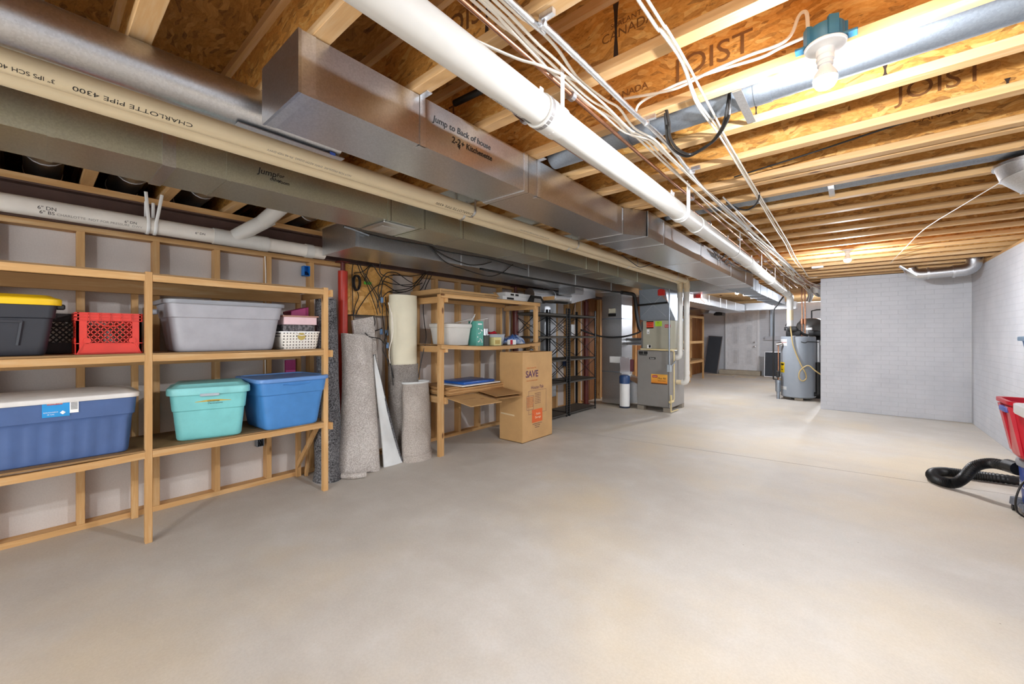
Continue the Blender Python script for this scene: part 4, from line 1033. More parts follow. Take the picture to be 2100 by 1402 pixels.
s = sheet('carpet_remnant', 'pale grey carpet piece standing behind the folded remnant, under the board', M['carpet_grey'], rows, .03)
for v in s.data.vertices: pass
rows = []
for i in range(13):
    f = i / 12; z = 1.12 * f
    yl = 2.262 + .02 * f; yr = 2.475 + (2.285 - 2.475) * f ** .85
    rows.append([Vector((-3.575 - .22 * f + .012 * math.sin(e * 3 + f * 6), yl + (yr - yl) * e, max(.002, z))) for e in [j / 8 for j in range(9)]])
s = sheet('carpet_remnant', 'narrow carpet scrap showing its white backing, tapering to a point', M['backing'], rows, .016)
g = BM(); pp = [Vector((-3.575 - .22 * f - .006, 2.475 + (2.285 - 2.475) * f ** .85 + .004, max(.01, 1.12 * f))) for f in [i / 14 for i in range(15)]]; tube(g, pp, .011, 8); obj('pile_edge', g, M['carpet_dark'], s)
g = BM(); loft(g, rings_roll(interp([(-3.83, 2.68, 0, .13, .15), (-3.85, 2.68, 1.0, .12, .165), (-3.865, 2.685, 1.765, .105, .168)], 12), wob=.03, sd=2), True, True)
t = obj('carpet_roll', g, M['cream'], None, 'tall cream backed roll standing against the studs', 'carpet')
g = BM()
rows = rings_roll(interp([(-3.83, 2.68, 0.002, .140, .165), (-3.85, 2.68, 1.0, .133, .180)], 8), wob=.03, sd=2)
rows2 = [[p for p in r[-9:] + r[:9]] for r in rows]
F = [[g.verts.new(p) for p in r] for r in rows2]
for a, b in zip(F, F[1:]):
    for i in range(len(a) - 1): g.faces.new((a[i], a[i + 1], b[i + 1], b[i]))
e = bmesh.ops.solidify(g, geom=g.faces[:], thickness=-.012)
obj('carpet_remnant', g, M['carpet_grey'], None, 'grey carpet piece wrapped round the foot of the cream roll', 'carpet')
lv = interp([(-3.585, 2.665, 0, .135, .185), (-3.60, 2.67, .10, .11, .175), (-3.66, 2.715, .5, .10, .168), (-3.715, 2.745, .80, .085, .165)], 14)
g = BM(); loft(g, rings_roll(lv, wob=.02, sd=1), True, False)
t = obj('carpet_roll', g, M['carpet_tan'], None, 'short wide taupe carpet roll leaning in front of the cream roll', 'carpet')
g = BM(); tp = rings_roll(lv[-1:], wob=.02, sd=1)[0]; tube(g, tp, .012, 8, close=True); obj('white_rolled_edge', g, M['backing'], t)
g = BM(); tp = [p + Vector((.004, 0, 0)) for p in rings_roll([lv[1]], wob=.02, sd=1)[0]]; tube(g, tp, .006, 6, close=True); obj('crease', g, M['carpet_tan'], t)

# ---------------------------------------------------------------- wiring board and its tangle
g = BM(); box(g, (-3.998, 2.075, 1.535), (-3.985, 2.60, 2.055))
t = obj('wiring_board', g, M['osbboard'], None, 'square OSB panel nailed to the studs behind the black cable tangle', 'board')
g = BM(); box(g, (-3.999, 2.06, 1.525), (-3.975, 2.40, 1.5345)); obj('bottom_shelf_strip', g, M['black'], t)
bx = -3.965
def B(u, v, x=bx): return Xp(u, v, x)
tang = [
 [(761, 541), (745, 556), (726, 560)], [(724, 541), (722, 560), (723, 600), (724, 640), (727, 662), (737, 674), (750, 678), (770, 678), (784, 672)],
 [(733, 541), (740, 560), (748, 572), (760, 602), (770, 630), (774, 645)], [(737, 541), (752, 575), (768, 602), (776, 625), (780, 642)],
 [(763, 542), (755, 552), (751, 566), (747, 575)], [(765, 542), (774, 558), (783, 572), (783, 590), (777, 612), (774, 632)],
 [(783, 615), (775, 598), (781, 575), (790, 562), (800, 558), (815, 560), (835, 574), (846, 580)],
 [(872, 558), (860, 572), (845, 588), (826, 594), (800, 597), (786, 608), (781, 622)],
 [(874, 560), (858, 580), (842, 594), (818, 600), (796, 598)], [(870, 560), (850, 580), (830, 584), (806, 582), (787, 576)],
 [(868, 562), (838, 566), (808, 564), (790, 570), (783, 588), (782, 612)], [(878, 562), (866, 590), (850, 603), (846, 606)],
 [(730, 645), (736, 632), (752, 608), (770, 588), (786, 582), (800, 590), (815, 598), (832, 598)],
 [(725, 650), (728, 628), (735, 610), (733, 598)], [(786, 610), (784, 640), (786, 660), (790, 690), (797, 720), (803, 760), (806, 790)],
 [(790, 608), (793, 640), (795, 665), (793, 690), (791, 720), (797, 750)], [(788, 620), (798, 645), (797, 670), (789, 695), (786, 720), (800, 745), (807, 775)],
 [(766, 648), (769, 660), (766, 672), (760, 678)], [(727, 655), (733, 670), (745, 678), (757, 690), (778, 694), (788, 705)],
 [(885, 565), (872, 592), (868, 625), (870, 660), (874, 690), (868, 722), (861, 755), (858, 775)],
 [(780, 560), (800, 570), (826, 586), (850, 586), (866, 580)], [(748, 560), (765, 590), (778, 612), (785, 635)],
]
for i, s in enumerate(tang):
    xo = -3.955 + .012 * (i % 4)
    far = i == 20
    pts = [Xp(u, v, -3.70 if far else (xo if v < 690 else -3.78)) for u, v in s]
    if far: pts = [Vector((pts[0].x, pts[0].y, DZ + .002))] + pts
    cable('loose_cable', 'single black cable dangling down past the left post of the second shelf' if far else 'black low-voltage cable of the tangle in front of the wiring board', pts, .0052, 'blackcable', group=None if far else 'black cable tangle', sub=5, n=6)
for i, s in enumerate(([(803, 640), (806, 680), (798, 720), (800, 745)], [(796, 620), (803, 650), (803, 700)])):
    cable('loose_cable', ['cream phone cable hanging beside the cream roll', 'short cream phone cable in the black tangle'][i], [Xp(u, v, -3.70) for u, v in s], .004, 'romex')
g = BM(); c = Xp(731, 580, -3.95)
for k in range(9):
    r1, r2 = .035 + .004 * math.sin(k * 2), .075 + .006 * math.cos(k * 3)
    tube(g, [c + Vector((.004 * k - .012, r1 * math.cos(a) + .003 * math.sin(k), r2 * math.sin(a) + .008 * abs(math.cos(a)))) for a in [2 * PI * j / 20 for j in range(20)]], .0055, 6, close=True)
obj('cable_coil', g, M['blackcable'], None, 'tight oval coil of black cable hung on the wiring board', 'cable')
p = Xp(754, 581, -3.96); g = BM(); bevbox(g, (p.x - .01, p.y - .04, p.z - .012), (p.x + .012, p.y + .04, p.z + .018), .004); obj('cable_splitter', g, P('bright_green', '#58c62d', .4), None, 'bright green cable splitter on the wiring board', 'electrical fitting')
for i, (u, v, lab) in enumerate(((783, 615, 'upper'), (782, 680, 'middle'), (793, 682, 'right hand'), (794, 708, 'lower'))):
    p = Xp(u, v, -3.90 if v < 690 else -3.78); g = BM(); bevbox(g, (p.x - .01, p.y - .014, p.z - .03), (p.x + .012, p.y + .014, p.z + .03), .004); obj('cable_connector', g, P('connector_blue', '#5b7ea6', .4), None, f'small blue-grey connector hanging in the cable tangle, {lab} one', 'electrical fitting')

# ---------------------------------------------------------------- second wooden shelf
Q0, Q1 = -3.985, -3.42
t = thing('storage_shelf', 'second pine shelf with flattened cardboard, behind the tall carton', 'shelf', (-3.7, 3.7, 0))
Y0, Y1 = 2.872, 4.60
for y in (Y0, Y1):
    g = BM(); bevbox(g, (-3.46, y - .033, 0), (Q1, y + .033, 1.765), .002); obj('front_post', g, M['woodz'], t)
    g = BM(); bevbox(g, (-3.99, y - .02, 0), (-3.95, y + .02, 1.765), .002); obj('rear_post', g, M['woodz'], t)
for z in (1.715, 1.165, .60):
    for y, s in ((Y0, 1), (Y1, -1)):
        yy = y + s * .0535; g = BM(); bevbox(g, (-3.985, yy - .0195, z - .035), (-3.40, yy + .0195, z + .035), .002); obj('end_cleat', g, M['woodx'], t)
for z, sag in ((1.775, .0), (1.222, .035)):
    g = BM(); rings = []
    for i in range(17):
        y = Y0 - .033 + (Y1 - Y0 + .066) * i / 16; s = -sag * math.sin(PI * i / 16)
        rings.append([Vector((-3.418, y, z - .048 + s)), Vector((-3.385, y, z - .048 + s)), Vector((-3.385, y, z - .006 + s)), Vector((-3.418, y, z - .006 + s))])
    loft(g, rings); obj('front_rail', g, M['woody'], t)
    g = BM(); rings = []
    for i in range(17):
        y = Y0 - .05 + (Y1 - Y0 + .10) * i / 16; s = -sag * math.sin(PI * i / 16)
        rings.append([Vector((-3.985, y, z - .006 + s)), Vector((-3.383, y, z - .006 + s)), Vector((-3.383, y, z + s)), Vector((-3.985, y, z + s))])
    loft(g, rings); obj('deck', g, M['shelf_plywood'], t)
    g = BM(); box(g, (-3.985, Y0 + .08, z - .05), (-3.95, Y1 - .08, z - .0065 - sag)); obj('rear_rail', g, M['woody'], t)
g = BM(); box(g, (-3.985, Y0 + .04, .635), (-3.42, Y1 - .04, .645)); obj('lower_deck', g, M['shelf_plywood'], t)
def sag2(y): return 1.222 - .035 * math.sin(PI * (y - Y0) / (Y1 - Y0)) + .001
T2 = 1.776
def card(name, lab, lo, hi, mat='card', rz=0, tilt=0, group=None, cat='cardboard'):
    cx, cy = (lo[0] + hi[0]) / 2, (lo[1] + hi[1]) / 2
    o = thing(name, lab, cat, (cx, cy, lo[2]), group, rz, (0, R(tilt)))
    return o
g = BM(); bevbox(g, (-3.97, 2.86, T2), (-3.43, 3.78, T2 + .055), .003)
t = obj('flat_carton', g, M['card'], None, 'flat tan carton lying on top of the second shelf, left end', 'box')
g = BM(); box(g, (-3.43, 3.55, T2 + .03), (-3.405, 3.79, T2 + .033)); beam(g, (-3.42, 3.785, T2 + .02), (-3.50, 3.80, T2 + .09), .05, .003); obj('torn_flap', g, M['card'], t)
g = BM(); box(g, (-3.4295, 2.87, T2 + .026), (-3.4288, 3.77, T2 + .029)); obj('carton_seam', g, M['ink'], t)
t = thing('flat_carton', 'white flat-pack carton on top of the second shelf, lower of two', 'box', (-3.66, 4.22, T2))
g = BM(); bevbox(g, (-3.90, 3.92, T2), (-3.46, 4.72, T2 + .055), .003); obj('carton_body', g, M['white'], t)
g = BM(); box(g, (-3.4595, 4.0, T2 + .015), (-3.459, 4.14, T2 + .04)); obj('label_bar', g, M['ink'], t)
t = thing('flat_carton', 'white flat-pack carton on top of the second shelf, upper of two with black print', 'box', (-3.66, 4.3, T2 + .056))
g = BM(); bevbox(g, (-3.92, 4.02, T2 + .056), (-3.50, 4.86, T2 + .115), .003); obj('carton_body', g, M['white'], t)
g = BM()
for y in (4.12, 4.22): box(g, (-3.4995, y, T2 + .075), (-3.499, y + .07, T2 + .10))
obj('label_bar', g, M['ink'], t)
g = BM(); box(g, (-3.52, 4.861, T2 + .056), (-3.30, 4.865, T2 + .11)); obj('brown_flap', g, M['card'], t)
g = BM(); loft(g, [[Vector((-3.44, 4.40, T2 + .002)), Vector((-3.40, 4.40, T2 + .002)), Vector((-3.40, 4.78, T2 + .002)), Vector((-3.44, 4.78, T2 + .002))], [Vector((-3.44, 4.48, T2 + .10)), Vector((-3.42, 4.48, T2 + .10)), Vector((-3.42, 4.70, T2 + .10)), Vector((-3.44, 4.70, T2 + .10))]])
t = obj('foam_cradle', g, M['black'], None, 'black trapezoid packing piece standing before the white flat cartons', 'packaging')
g = BM(); loft(g, [[Vector((-3.399, 4.50, T2 + .004)), Vector((-3.396, 4.50, T2 + .004)), Vector((-3.396, 4.70, T2 + .004)), Vector((-3.399, 4.70, T2 + .004))], [Vector((-3.41, 4.53, T2 + .06)), Vector((-3.407, 4.53, T2 + .06)), Vector((-3.407, 4.67, T2 + .06)), Vector((-3.41, 4.67, T2 + .06))]]); obj('grey_face', g, P('foam_grey', '#8b8887', .6), t)
# mid shelf contents
z = sag2(3.2)
M['clear'] = plain('frosted_plastic', '#d6d3cc', .35, var=.04)
t = thing('clear_bin', 'frosted clear plastic bin with a loose lid on the second shelf', 'bin', (-3.66, 3.21, z), None, R(2))
g = BM(); loft(g, [rrect(.26, .34, .03, 0, 4), rrect(.27, .35, .03, .02, 4), rrect(.30, .40, .03, .20, 4), rrect(.315, .415, .035, .205, 4), rrect(.315, .415, .035, .215, 4)]); obj('body', g, M['clear'], t, local=True)
g = BM(); loft(g, [rrect(.325, .425, .035, .2155, 4), rrect(.325, .425, .035, .245, 4), rrect(.29, .39, .03, .255, 4)]); obj('lid', g, M['clear'], t, local=True)
g = BM(); beam(g, (.05, .02, .265), (.13, .20, .315), .12, .003); beam(g, (-.02, .10, .262), (.06, .22, .30), .10, .003); obj('loose_wrap', g, M['white'], t, local=True)
z = sag2(3.5)
t = thing('tall_box', 'slim teal cardboard box with white flowers and open top flaps', 'box', (-3.53, 3.50, z))
g = BM(); bevbox(g, (-.07, -.06, 0), (.07, .06, .30), .002); obj('box_body', g, P('teal_card', '#5aa596', .6), t, local=True)
g = BM(); beam(g, (.0, -.06, .303), (.05, -.10, .335), .13, .003, Vector((1, 0, 0))); beam(g, (.02, .0, .31), (.06, .12, .335), .10, .003); obj('open_flap', g, M['white'], t, local=True)
g = BM(); rnd = random.Random(4)
for k in range(14):
    y, zz = rnd.uniform(-.045, .045), rnd.uniform(.03, .22)
    lathe(g, [(0, .0702), (.008, .0702), (.008, .0708), (0, .0708)], 8, (0, y, zz), 'x')
box(g, (.0702, -.035, .255), (.0708, .035, .27)); obj('printed_flowers', g, M['white'], t, local=True)
def tin(lab, x, y, z, r, h, mat, lidm):
    o = thing('tin_can', lab, 'tin', (x, y, z)); g = BM(); lathe(g, [(0, 0), (r, 0), (r, h), (0, h)], 24); obj('can_body', g, mat, o, local=True)
    g = BM(); lathe(g, [(0, h + .0005), (r + .003, h + .0005), (r + .003, h + .012), (0, h + .012)], 24); obj('lid', g, lidm, o, local=True)
z = sag2(3.67)
tin('dark labelled tin beside the teal box on the second shelf', -3.52, 3.64, z, .062, .13, P('tin_dark', '#3f4239', .5), M['galv_dark'])
tin('silver tin stacked on the dark labelled tin', -3.53, 3.645, z + .143, .052, .055, M['galv'], M['galv'])
z = sag2(3.8)
g = BM(); bevbox(g, (-3.52, 3.73, z), (-3.44, 3.87, z + .105), .003); t = obj('small_box', g, P('pale_yellow', '#d9cf8f', .6), None, 'small pale yellow carton in front of the clear tub', 'box')
g = BM(); box(g, (-3.4398, 3.75, z + .02), (-3.4392, 3.84, z + .07)); obj('printed_label', g, P('label_olive', '#b49b55', .6), t)
z = sag2(3.9)
t = thing('plastic_tub', 'clear plastic tub with red packets inside, middle of the second shelf', 'tub', (-3.65, 3.91, z))
g = BM(); loft(g, [rrect(.20, .26, .03, 0, 4), rrect(.23, .30, .03, .13, 4), rrect(.24, .31, .03, .135, 4), rrect(.24, .31, .03, .142, 4)]); obj('body', g, P('tub_blueish', '#b9bfc6', .3), t, local=True)
t = thing('red_packet', 'shiny red packet lying on the clear tub', 'packet', (-3.62, 3.86, z + .1425))
g = BM(); bevbox(g, (-.04, -.07, 0), (.05, .06, .03), .01, 2); tube(g, [(.05, -.05, .012), (.065, 0, .03), (.05, .05, .012)], .012, 8); obj('wrapper', g, P('shiny_red', '#b3162b', .25), t, local=True)
z = sag2(4.1)
g = BM(); bevbox(g, (-3.47, 4.02, z), (-3.42, 4.14, z + .065), .002); t = obj('small_box', g, M['white'], None, 'tiny white and red carton beside the blue plastic bags', 'box')
g = BM(); box(g, (-3.4199, 4.02, z + .002), (-3.4193, 4.07, z + .063)); obj('red_print', g, M['shiny_red'], t)
def lump(name, lab, cat, c, rx, ry, rz_, mat, sd, n=22, m=10):
    rr = random.Random(sd); g = BM(); ph = [rr.uniform(0, 6) for _ in range(6)]; rings = []
    for i in range(m + 1):
        f = i / m; z = rz_ * f; s = math.sqrt(max(0.004, 1 - (f * .98) ** 2.2))
        rings.append([Vector((c[0] + rx * s * math.cos(a) * (1 + .16 * math.sin(3 * a + ph[0] + f * 4) + .09 * math.sin(7 * a + ph[1])), c[1] + ry * s * math.sin(a) * (1 + .13 * math.sin(4 * a + ph[2] - f * 5) + .08 * math.sin(9 * a + ph[3])), c[2] + z * (1 + .15 * math.sin(2 * a + ph[4]) + .08 * math.sin(5 * a + ph[5])))) for a in [2 * PI * k / n for k in range(n)]])
    loft(g, rings); return obj(name, g, mat, None, lab, cat, sharp=25)
q = N('crinkled_bag'); v = q.map((1, 1, 1)); q.bump(q.noise(v, 22, 4), .8, .02)
M['bag'] = q.set(Base_Color=q.ramp(q.noise(v, 9, 3), [(.42, lin('#3d66ad')), (.55, lin('#9fb3d3')), (.7, lin('#d5dbe4'))]), Roughness=.25)
lump('plastic_bag', 'crumpled blue and clear plastic bags at the right end of the second shelf', 'bag', (-3.62, 4.32, sag2(4.3)), .15, .20, .11, M['bag'], 3)
q = N('blue_bag'); v = q.map((1, 1, 1)); q.bump(q.noise(v, 22, 4), .8, .02); M['bag2'] = q.set(Base_Color=lin('#2d55a8'), Roughness=.25)
lump('plastic_bag', 'smaller dark blue plastic bag behind the tiny red and white carton', 'bag', (-3.74, 4.12, sag2(4.15)), .08, .09, .12, M['bag2'], 5)
# flattened cardboard on the low deck
zz = .6465; rnd = random.Random(9)
for i in range(6):
    h = .012 + .004 * (i % 2); x1 = -3.40 + rnd.uniform(-.05, .03); y0 = 2.93 + rnd.uniform(0, .08); y1 = 3.85 + rnd.uniform(-.1, .2)
    t = thing('flattened_carton', f'flattened brown carton in the stack on the lowest deck, {ORD[i+1]} from the bottom', 'cardboard', ((x1 - 3.96) / 2, (y0 + y1) / 2, zz), 'flattened cartons on the lowest deck')
    g = BM(); n = 12; rg = []
    for k in range(n + 1):
        y = y0 + (y1 - y0) * k / n; dz = .003 * math.sin(k * 1.3 + i)
        rg.append([Vector((-3.96, y, zz)), Vector((x1 + .012 * math.sin(k + i), y, zz)), Vector((x1 + .012 * math.sin(k + i), y, zz + h)), Vector((-3.96, y, zz + h))])
    loft(g, rg); obj('outer_sheet', g, M['card2'] if i % 2 else M['card'], t)
    zz += h + .001
g = BM(); bevbox(g, (-3.80, 3.12, zz), (-3.36, 3.76, zz + .012), .002); obj('white_folder', g, M['white'], None, 'white folder under the blue folder on the cardboard stack', 'folder'); zz += .013
g = BM(); bevbox(g, (-3.82, 3.18, zz), (-3.40, 3.70, zz + .03), .008, 2); obj('blue_folder', g, P('folder_blue', '#1f57a8', .3), None, 'shiny blue folder on the cardboard stack', 'folder')
t = thing('flattened_carton', 'flattened carton with worn print jutting out at the left of the lowest deck', 'cardboard', (-3.3, 3.15, .60))
g = BM(); m = Matrix.Translation((-3.42, 2.92, .632)) @ Matrix.Rotation(R(-4), 4, 'Z') @ Matrix.Rotation(R(6), 4, 'Y'); box(g, (.0, 0, 0), (.44, .44, .006), m); box(g, (.02, .03, -.008), (.42, .46, -.002), m); obj('outer_sheet', g, M['card'], t)
g = BM(); box(g, (.17, .10, .0062), (.19, .28, .0066), m); box(g, (.22, .31, .0062), (.25, .36, .0066), m); obj('worn_print', g, M['card2'], t)
t = thing('flattened_carton', 'flattened carton jutting out in front of the lowest deck, touching the tall carton', 'cardboard', (-3.2, 3.6, .63))
g = BM(); m = Matrix.Translation((-3.47, 3.42, .662)) @ Matrix.Rotation(R(-8), 4, 'Z') @ Matrix.Rotation(R(5), 4, 'Y'); box(g, (0, 0, 0), (.40, .40, .006), m); m2 = m @ Matrix.Translation((0, 0, -.035)); box(g, (.0, .02, .0), (.40, .40, .006), m2); box(g, (.0, .40, -.035), (.40, .405, .006), m); obj('outer_sheet', g, M['card2'], t)

# ---------------------------------------------------------------- tall moving carton
K0, K1, KY0, KY1, KH = -3.448, -3.075, 3.845, 4.475, 1.105
t = thing('moving_carton', 'tall open cardboard moving carton printed with SAVE, standing on the floor', 'box', ((K0 + K1) / 2, (KY0 + KY1) / 2, 0))
g = BM(); th = .007
def quad(lo, hi): box(g, lo, hi)
quad((K0, KY0, 0), (K1, KY0 + th, KH)); quad((K0, KY1 - th, 0), (K1, KY1, KH)); quad((K0, KY0 + th, 0), (K0 + th, KY1 - th, KH)); quad((K1 - th, KY0 + th, 0), (K1, KY1 - th, KH)); quad((K0, KY0, 0), (K1, KY1, .006)); obj('body', g, M['card'], t)
g = BM(); beam(g, (K0 + .01, 4.16, KH - .004), (K0 + .10, 4.18, KH - .10), .55, .005, Vector((0, 0, 1))); beam(g, ((K0 + K1) / 2, KY1 - .012, KH), ((K0 + K1) / 2, KY1 - .06, KH - .15), .33, .005, Vector((0, 0, 1))); obj('inner_flap', g, M['card2'], t)
g = BM(); beam(g, (K0 + .02, KY0 - .001, .335), (K1 - .13, KY0 - .001, .325), .002, .018); obj('pale_tape', g, P('tape', '#d9c29a', .5), t)
M['cp'] = plain('print_purple', '#5f3a52', .75); M['co'] = plain('print_orange', '#c9713f', .75)
def kt(s, size, u, v, mat='cp', shear=0, bold=0):
    p = Xp(u, v, K1); p.x += .0012; return letter(s, size, (0, 1, .0), (0, 0, 1), p, M[mat], t, 'printed_lettering', shear, bold=bold)
kt('SAVE', .115, 1091, 767, bold=.003); kt('Public Storage Pak', .026, 1090, 754, 'co'); kt('TAKE ME HOME AGAIN', .022, 1091, 780, 'co')
kt('House Pak', .062, 1102, 793)
p0 = Xp(1084, 802, K1); p1 = Xp(1120, 846, K1); x = K1 + .0008
def fr(a, b, lo, hi, w=.003, mat='cp', name='printed_frame'):
    g = BM()
    box(g, (x, a, lo), (x + .0006, b, lo + w)); box(g, (x, a, hi - w), (x + .0006, b, hi)); box(g, (x, a, lo), (x + .0006, a + w, hi)); box(g, (x, b - w, lo), (x + .0006, b, hi)); return obj(name, g, M[mat], t)
ya, yb = Xp(1084, 820, K1).y, Xp(1120, 820, K1).y; zt_, zb_ = Xp(1102, 799, K1).z, Xp(1102, 846, K1).z
fr(ya, yb, zb_, zt_)
fr(ya - .035, ya + .10, zb_ + .055, zt_ - .06, .004, 'cp', 'printed_scroll')
for k in range(6): letter('HOUSE PAK BOX'[:11 - k % 3], .024, (0, 1, 0), (0, 0, 1), (x + .0008, ya + .033, zt_ - .085 - k * .022), M['co'], t, 'printed_lettering')
for k in range(7): letter('one carton holds a lot', .014, (0, 1, 0), (0, 0, 1), (x + .0008, ya + .19, zt_ - .04 - k * .021), M['cp'], t, 'printed_lettering')
pa, pb = Xp(1091, 842, K1), Xp(1112, 863, K1); zc = (pa.z + pb.z) / 2
g = BM(); box(g, (x, pa.y, pb.z + .01), (x + .0009, pb.y, pa.z + .01)); obj('orange_logo', g, P('logo_orange', '#d9622a', .7), t)
letter('Public', .04, (0, 1, 0), (0, 0, 1), (x + .0016, (pa.y + pb.y) / 2 + .02, zc + .03), P('print_cream', '#e8cfae', .7), t, 'logo_lettering'); letter('Storage', .04, (0, 1, 0), (0, 0, 1), (x + .0016, (pa.y + pb.y) / 2 + .015, zc - .012), M['print_cream'], t, 'logo_lettering')
letter('i', .04, (0, 1, 0), (0, 0, 1), (x + .0016, pa.y + .02, zc + .03), M['cp'], t, 'logo_lettering')
for k, s in enumerate(('FOR INFORMATION CALL', '1-800-44-STORE', 'publicstorage')): letter(s, .017, (0, 1, 0), (0, 0, 1), (x + .0008, (pa.y + pb.y) / 2, pb.z - .01 - k * .022), M['cp'], t, 'printed_lettering')

# ---------------------------------------------------------------- black steel shelving
def black_shelf(lab, y0, y1, levels):
    t = thing('steel_shelving', lab, 'shelf', (-3.76, (y0 + y1) / 2, 0), 'black steel shelving units')
    xa, xb = -3.955, -3.545
    for x, sx in ((xa, 1), (xb, -1)):
        for y, sy in ((y0, 1), (y1, -1)):
            g = BM(); box(g, (min(x, x + sx * .032), min(y, y + sy * .003), 0), (max(x, x + sx * .032), max(y, y + sy * .003), 1.755)); box(g, (min(x, x + sx * .003), min(y, y + sy * .032), 0), (max(x, x + sx * .003), max(y, y + sy * .032), 1.755))
            po = obj('angle_post', g, M['blackshelf'], t)
            g = BM()
            for k in range(44):
                z = .03 + k * .039; box(g, (min(x + sx * .016, x + sx * .020), min(y - sy * .0008, y), z), (max(x + sx * .016, x + sx * .020), max(y - sy * .0008, y), z + .012)); 
                box(g, (x - .0008 if sx > 0 else x, min(y + sy * .014, y + sy * .019), z), (x if sx > 0 else x + .0008, max(y + sy * .014, y + sy * .019), z + .012))
            obj('slot_holes', g, P('slot_light', '#8f8b84', .6), po)
    for z in levels:
        g = BM(); box(g, (xa + .004, y0 + .004, z - .006), (xb - .004, y1 - .004, z)); box(g, (xb - .007, y0 + .004, z - .034), (xb - .004, y1 - .004, z)); box(g, (xa + .004, y0 + .004, z - .034), (xa + .007, y1 - .004, z)); box(g, (xa + .004, y0 + .004, z - .034), (xb - .004, y0 + .007, z)); box(g, (xa + .004, y1 - .007, z - .034), (xb - .004, y1 - .004, z))
        obj('shelf_deck', g, M['shelfdeck'], t)
    for y in (y0 + .012, y1 - .012):
        for a, b in ((levels[1], levels[2]), (levels[2], levels[3]), (levels[3], levels[4])):
            g = BM(); beam(g, (xa + .02, y, a + .01), (xb - .02, y, b - .04), .004, .018, Vector((0, 1, 0))); beam(g, (xb - .02, y + .005, a + .01), (xa + .02, y + .005, b - .04), .004, .018, Vector((0, 1, 0))); obj('cross_brace', g, M['blackshelf'], t)
    for a, b in ((levels[2], levels[3]), (levels[3], levels[4])):
        g = BM(); beam(g, (xa - .004, y0 + .02, a + .01), (xa - .004, y1 - .02, b - .04), .018, .004); beam(g, (xa - .004, y1 - .02, a + .01), (xa - .004, y0 + .02, b - .04), .018, .004, ); obj('rear_brace', g, M['blackshelf'], t)
black_shelf('empty black slotted steel shelving unit right behind the tall carton', 4.735, 5.60, (.06, .57, .935, 1.305, 1.66))
black_shelf('empty black slotted steel shelving unit beside the return air drop', 5.66, 6.55, (.06, .57, .935, 1.305, 1.66))
t = thing('wall_duct', 'tall shiny sheet metal riser in the stud bay behind the black shelving', 'duct', (-4.03, 5.6, .25))
g = BM(); box(g, (-4.07, 5.20, .25), (-4.001, 5.43, 1.98)); box(g, (-4.07, 5.47, .25), (-4.001, 5.95, 1.98)); obj('riser', g, M['galv'], t)
t = thing('round_branch_duct', 'dark round duct with a rectangular boot under the low trunk, above the black shelving', 'duct', (-3.62, 5.5, 1.83))
g = BM(); tube(g, spline([(-3.75, 4.85, 1.93), (-3.72, 5.3, 1.935), (-3.66, 5.75, 1.945)], 6), .105, 24); obj('round_pipe', g, M['galv_dark'], t)
for y in (5.35, 5.72):
    g = BM(); tube(g, [(-3.71 + (y - 5.35) * .12, y, 1.937), (-3.71 + (y - 5.35) * .12, y + .015, 1.937)], .110, 24); obj('joint_band', g, M['zinc'], t)
g = BM(); loft(g, [[Vector((-3.76, 5.74, 1.84)), Vector((-3.55, 5.74, 1.84)), Vector((-3.55, 5.74, 2.05)), Vector((-3.76, 5.74, 2.05))], [Vector((-3.80, 6.05, 1.93)), Vector((-3.42, 6.05, 1.93)), Vector((-3.42, 6.05, DZ)), Vector((-3.80, 6.05, DZ))], [Vector((-3.80, 6.3, 1.97)), Vector((-3.42, 6.3, 1.97)), Vector((-3.42, 6.3, DZ)), Vector((-3.80, 6.3, DZ))]]); obj('boot', g, M['galv'], t)
g = BM(); bevbox(g, (-4.0, 6.42, 1.31), (-3.975, 6.53, 1.52), .004); t = obj('control_panel', g, M['white'], None, 'white plastic panel on the stud behind the right hand black shelving', 'electrical box')
g = BM(); tube(g, [(-3.985, 6.40, 1.30), (-3.985, 6.40, 1.6), (-3.985, 6.60, 2.0)], .006, 8); obj('panel_cable', g, M['blackcable'], t)
jbox('small dark blue electrical box with loose wires behind the right hand black shelving', 6.28, .80, P('dark_blue', '#27477f', .4))
# ---------------------------------------------------------------- return drop and furnace
t = thing('return_drop', 'vertical galvanized return air duct standing left of the furnace', 'duct', (-3.5, 7.3, 0))
RX0, RX1, RY0, RY1 = -3.70, -3.30, 7.08, 7.55
g = BM(); box(g, (RX0, RY0, .03), (RX1, RY1, DZ - .002)); obj('duct_body', g, M['galv'], t)
for z in (.62, 1.62): 
    g = BM(); box(g, (RX0 - .004, RY0 - .004, z), (RX1 + .004, RY1 + .004, z + .02)); obj('seam_cleat', g, M['galv_blue'], t)
g = BM(); box(g, (RX0 + .16, RY0 - .002, .80), (RX1 - .02, RY0, .92)); obj('white_sticker', g, M['white'], t)
g = BM(); loft(g, [[Vector((RX1, RY0 + .02, .03)), Vector((RX1, RY1, .03)), Vector((RX1, RY1, .56)), Vector((RX1, RY0 + .02, .56))], [Vector((-2.965, RY0 + .02, .10)), Vector((-2.965, RY1, .10)), Vector((-2.965, RY1, .42)), Vector((-2.965, RY0 + .02, .42))]]); obj('filter_boot', g, M['galv'], t)
g = BM(); tube(g, [(RX1, 7.33, 1.20), (-2.9, 7.33, 1.20)], .07, 18); obj('humidifier_pipe', g, M['galv'], t)
t = thing('humidistat', 'beige control box with a black base on the return air drop', 'control', (-3.47, RY0, 1.72))
g = BM(); bevbox(g, (-3.55, RY0 - .035, 1.735), (-3.42, RY0 - .0005, 1.82), .006); obj('cover', g, P('ivory', '#cfc9b4', .5), t)
g = BM(); bevbox(g, (-3.56, RY0 - .03, 1.675), (-3.40, RY0 - .0005, 1.728), .004); obj('base', g, M['black'], t)
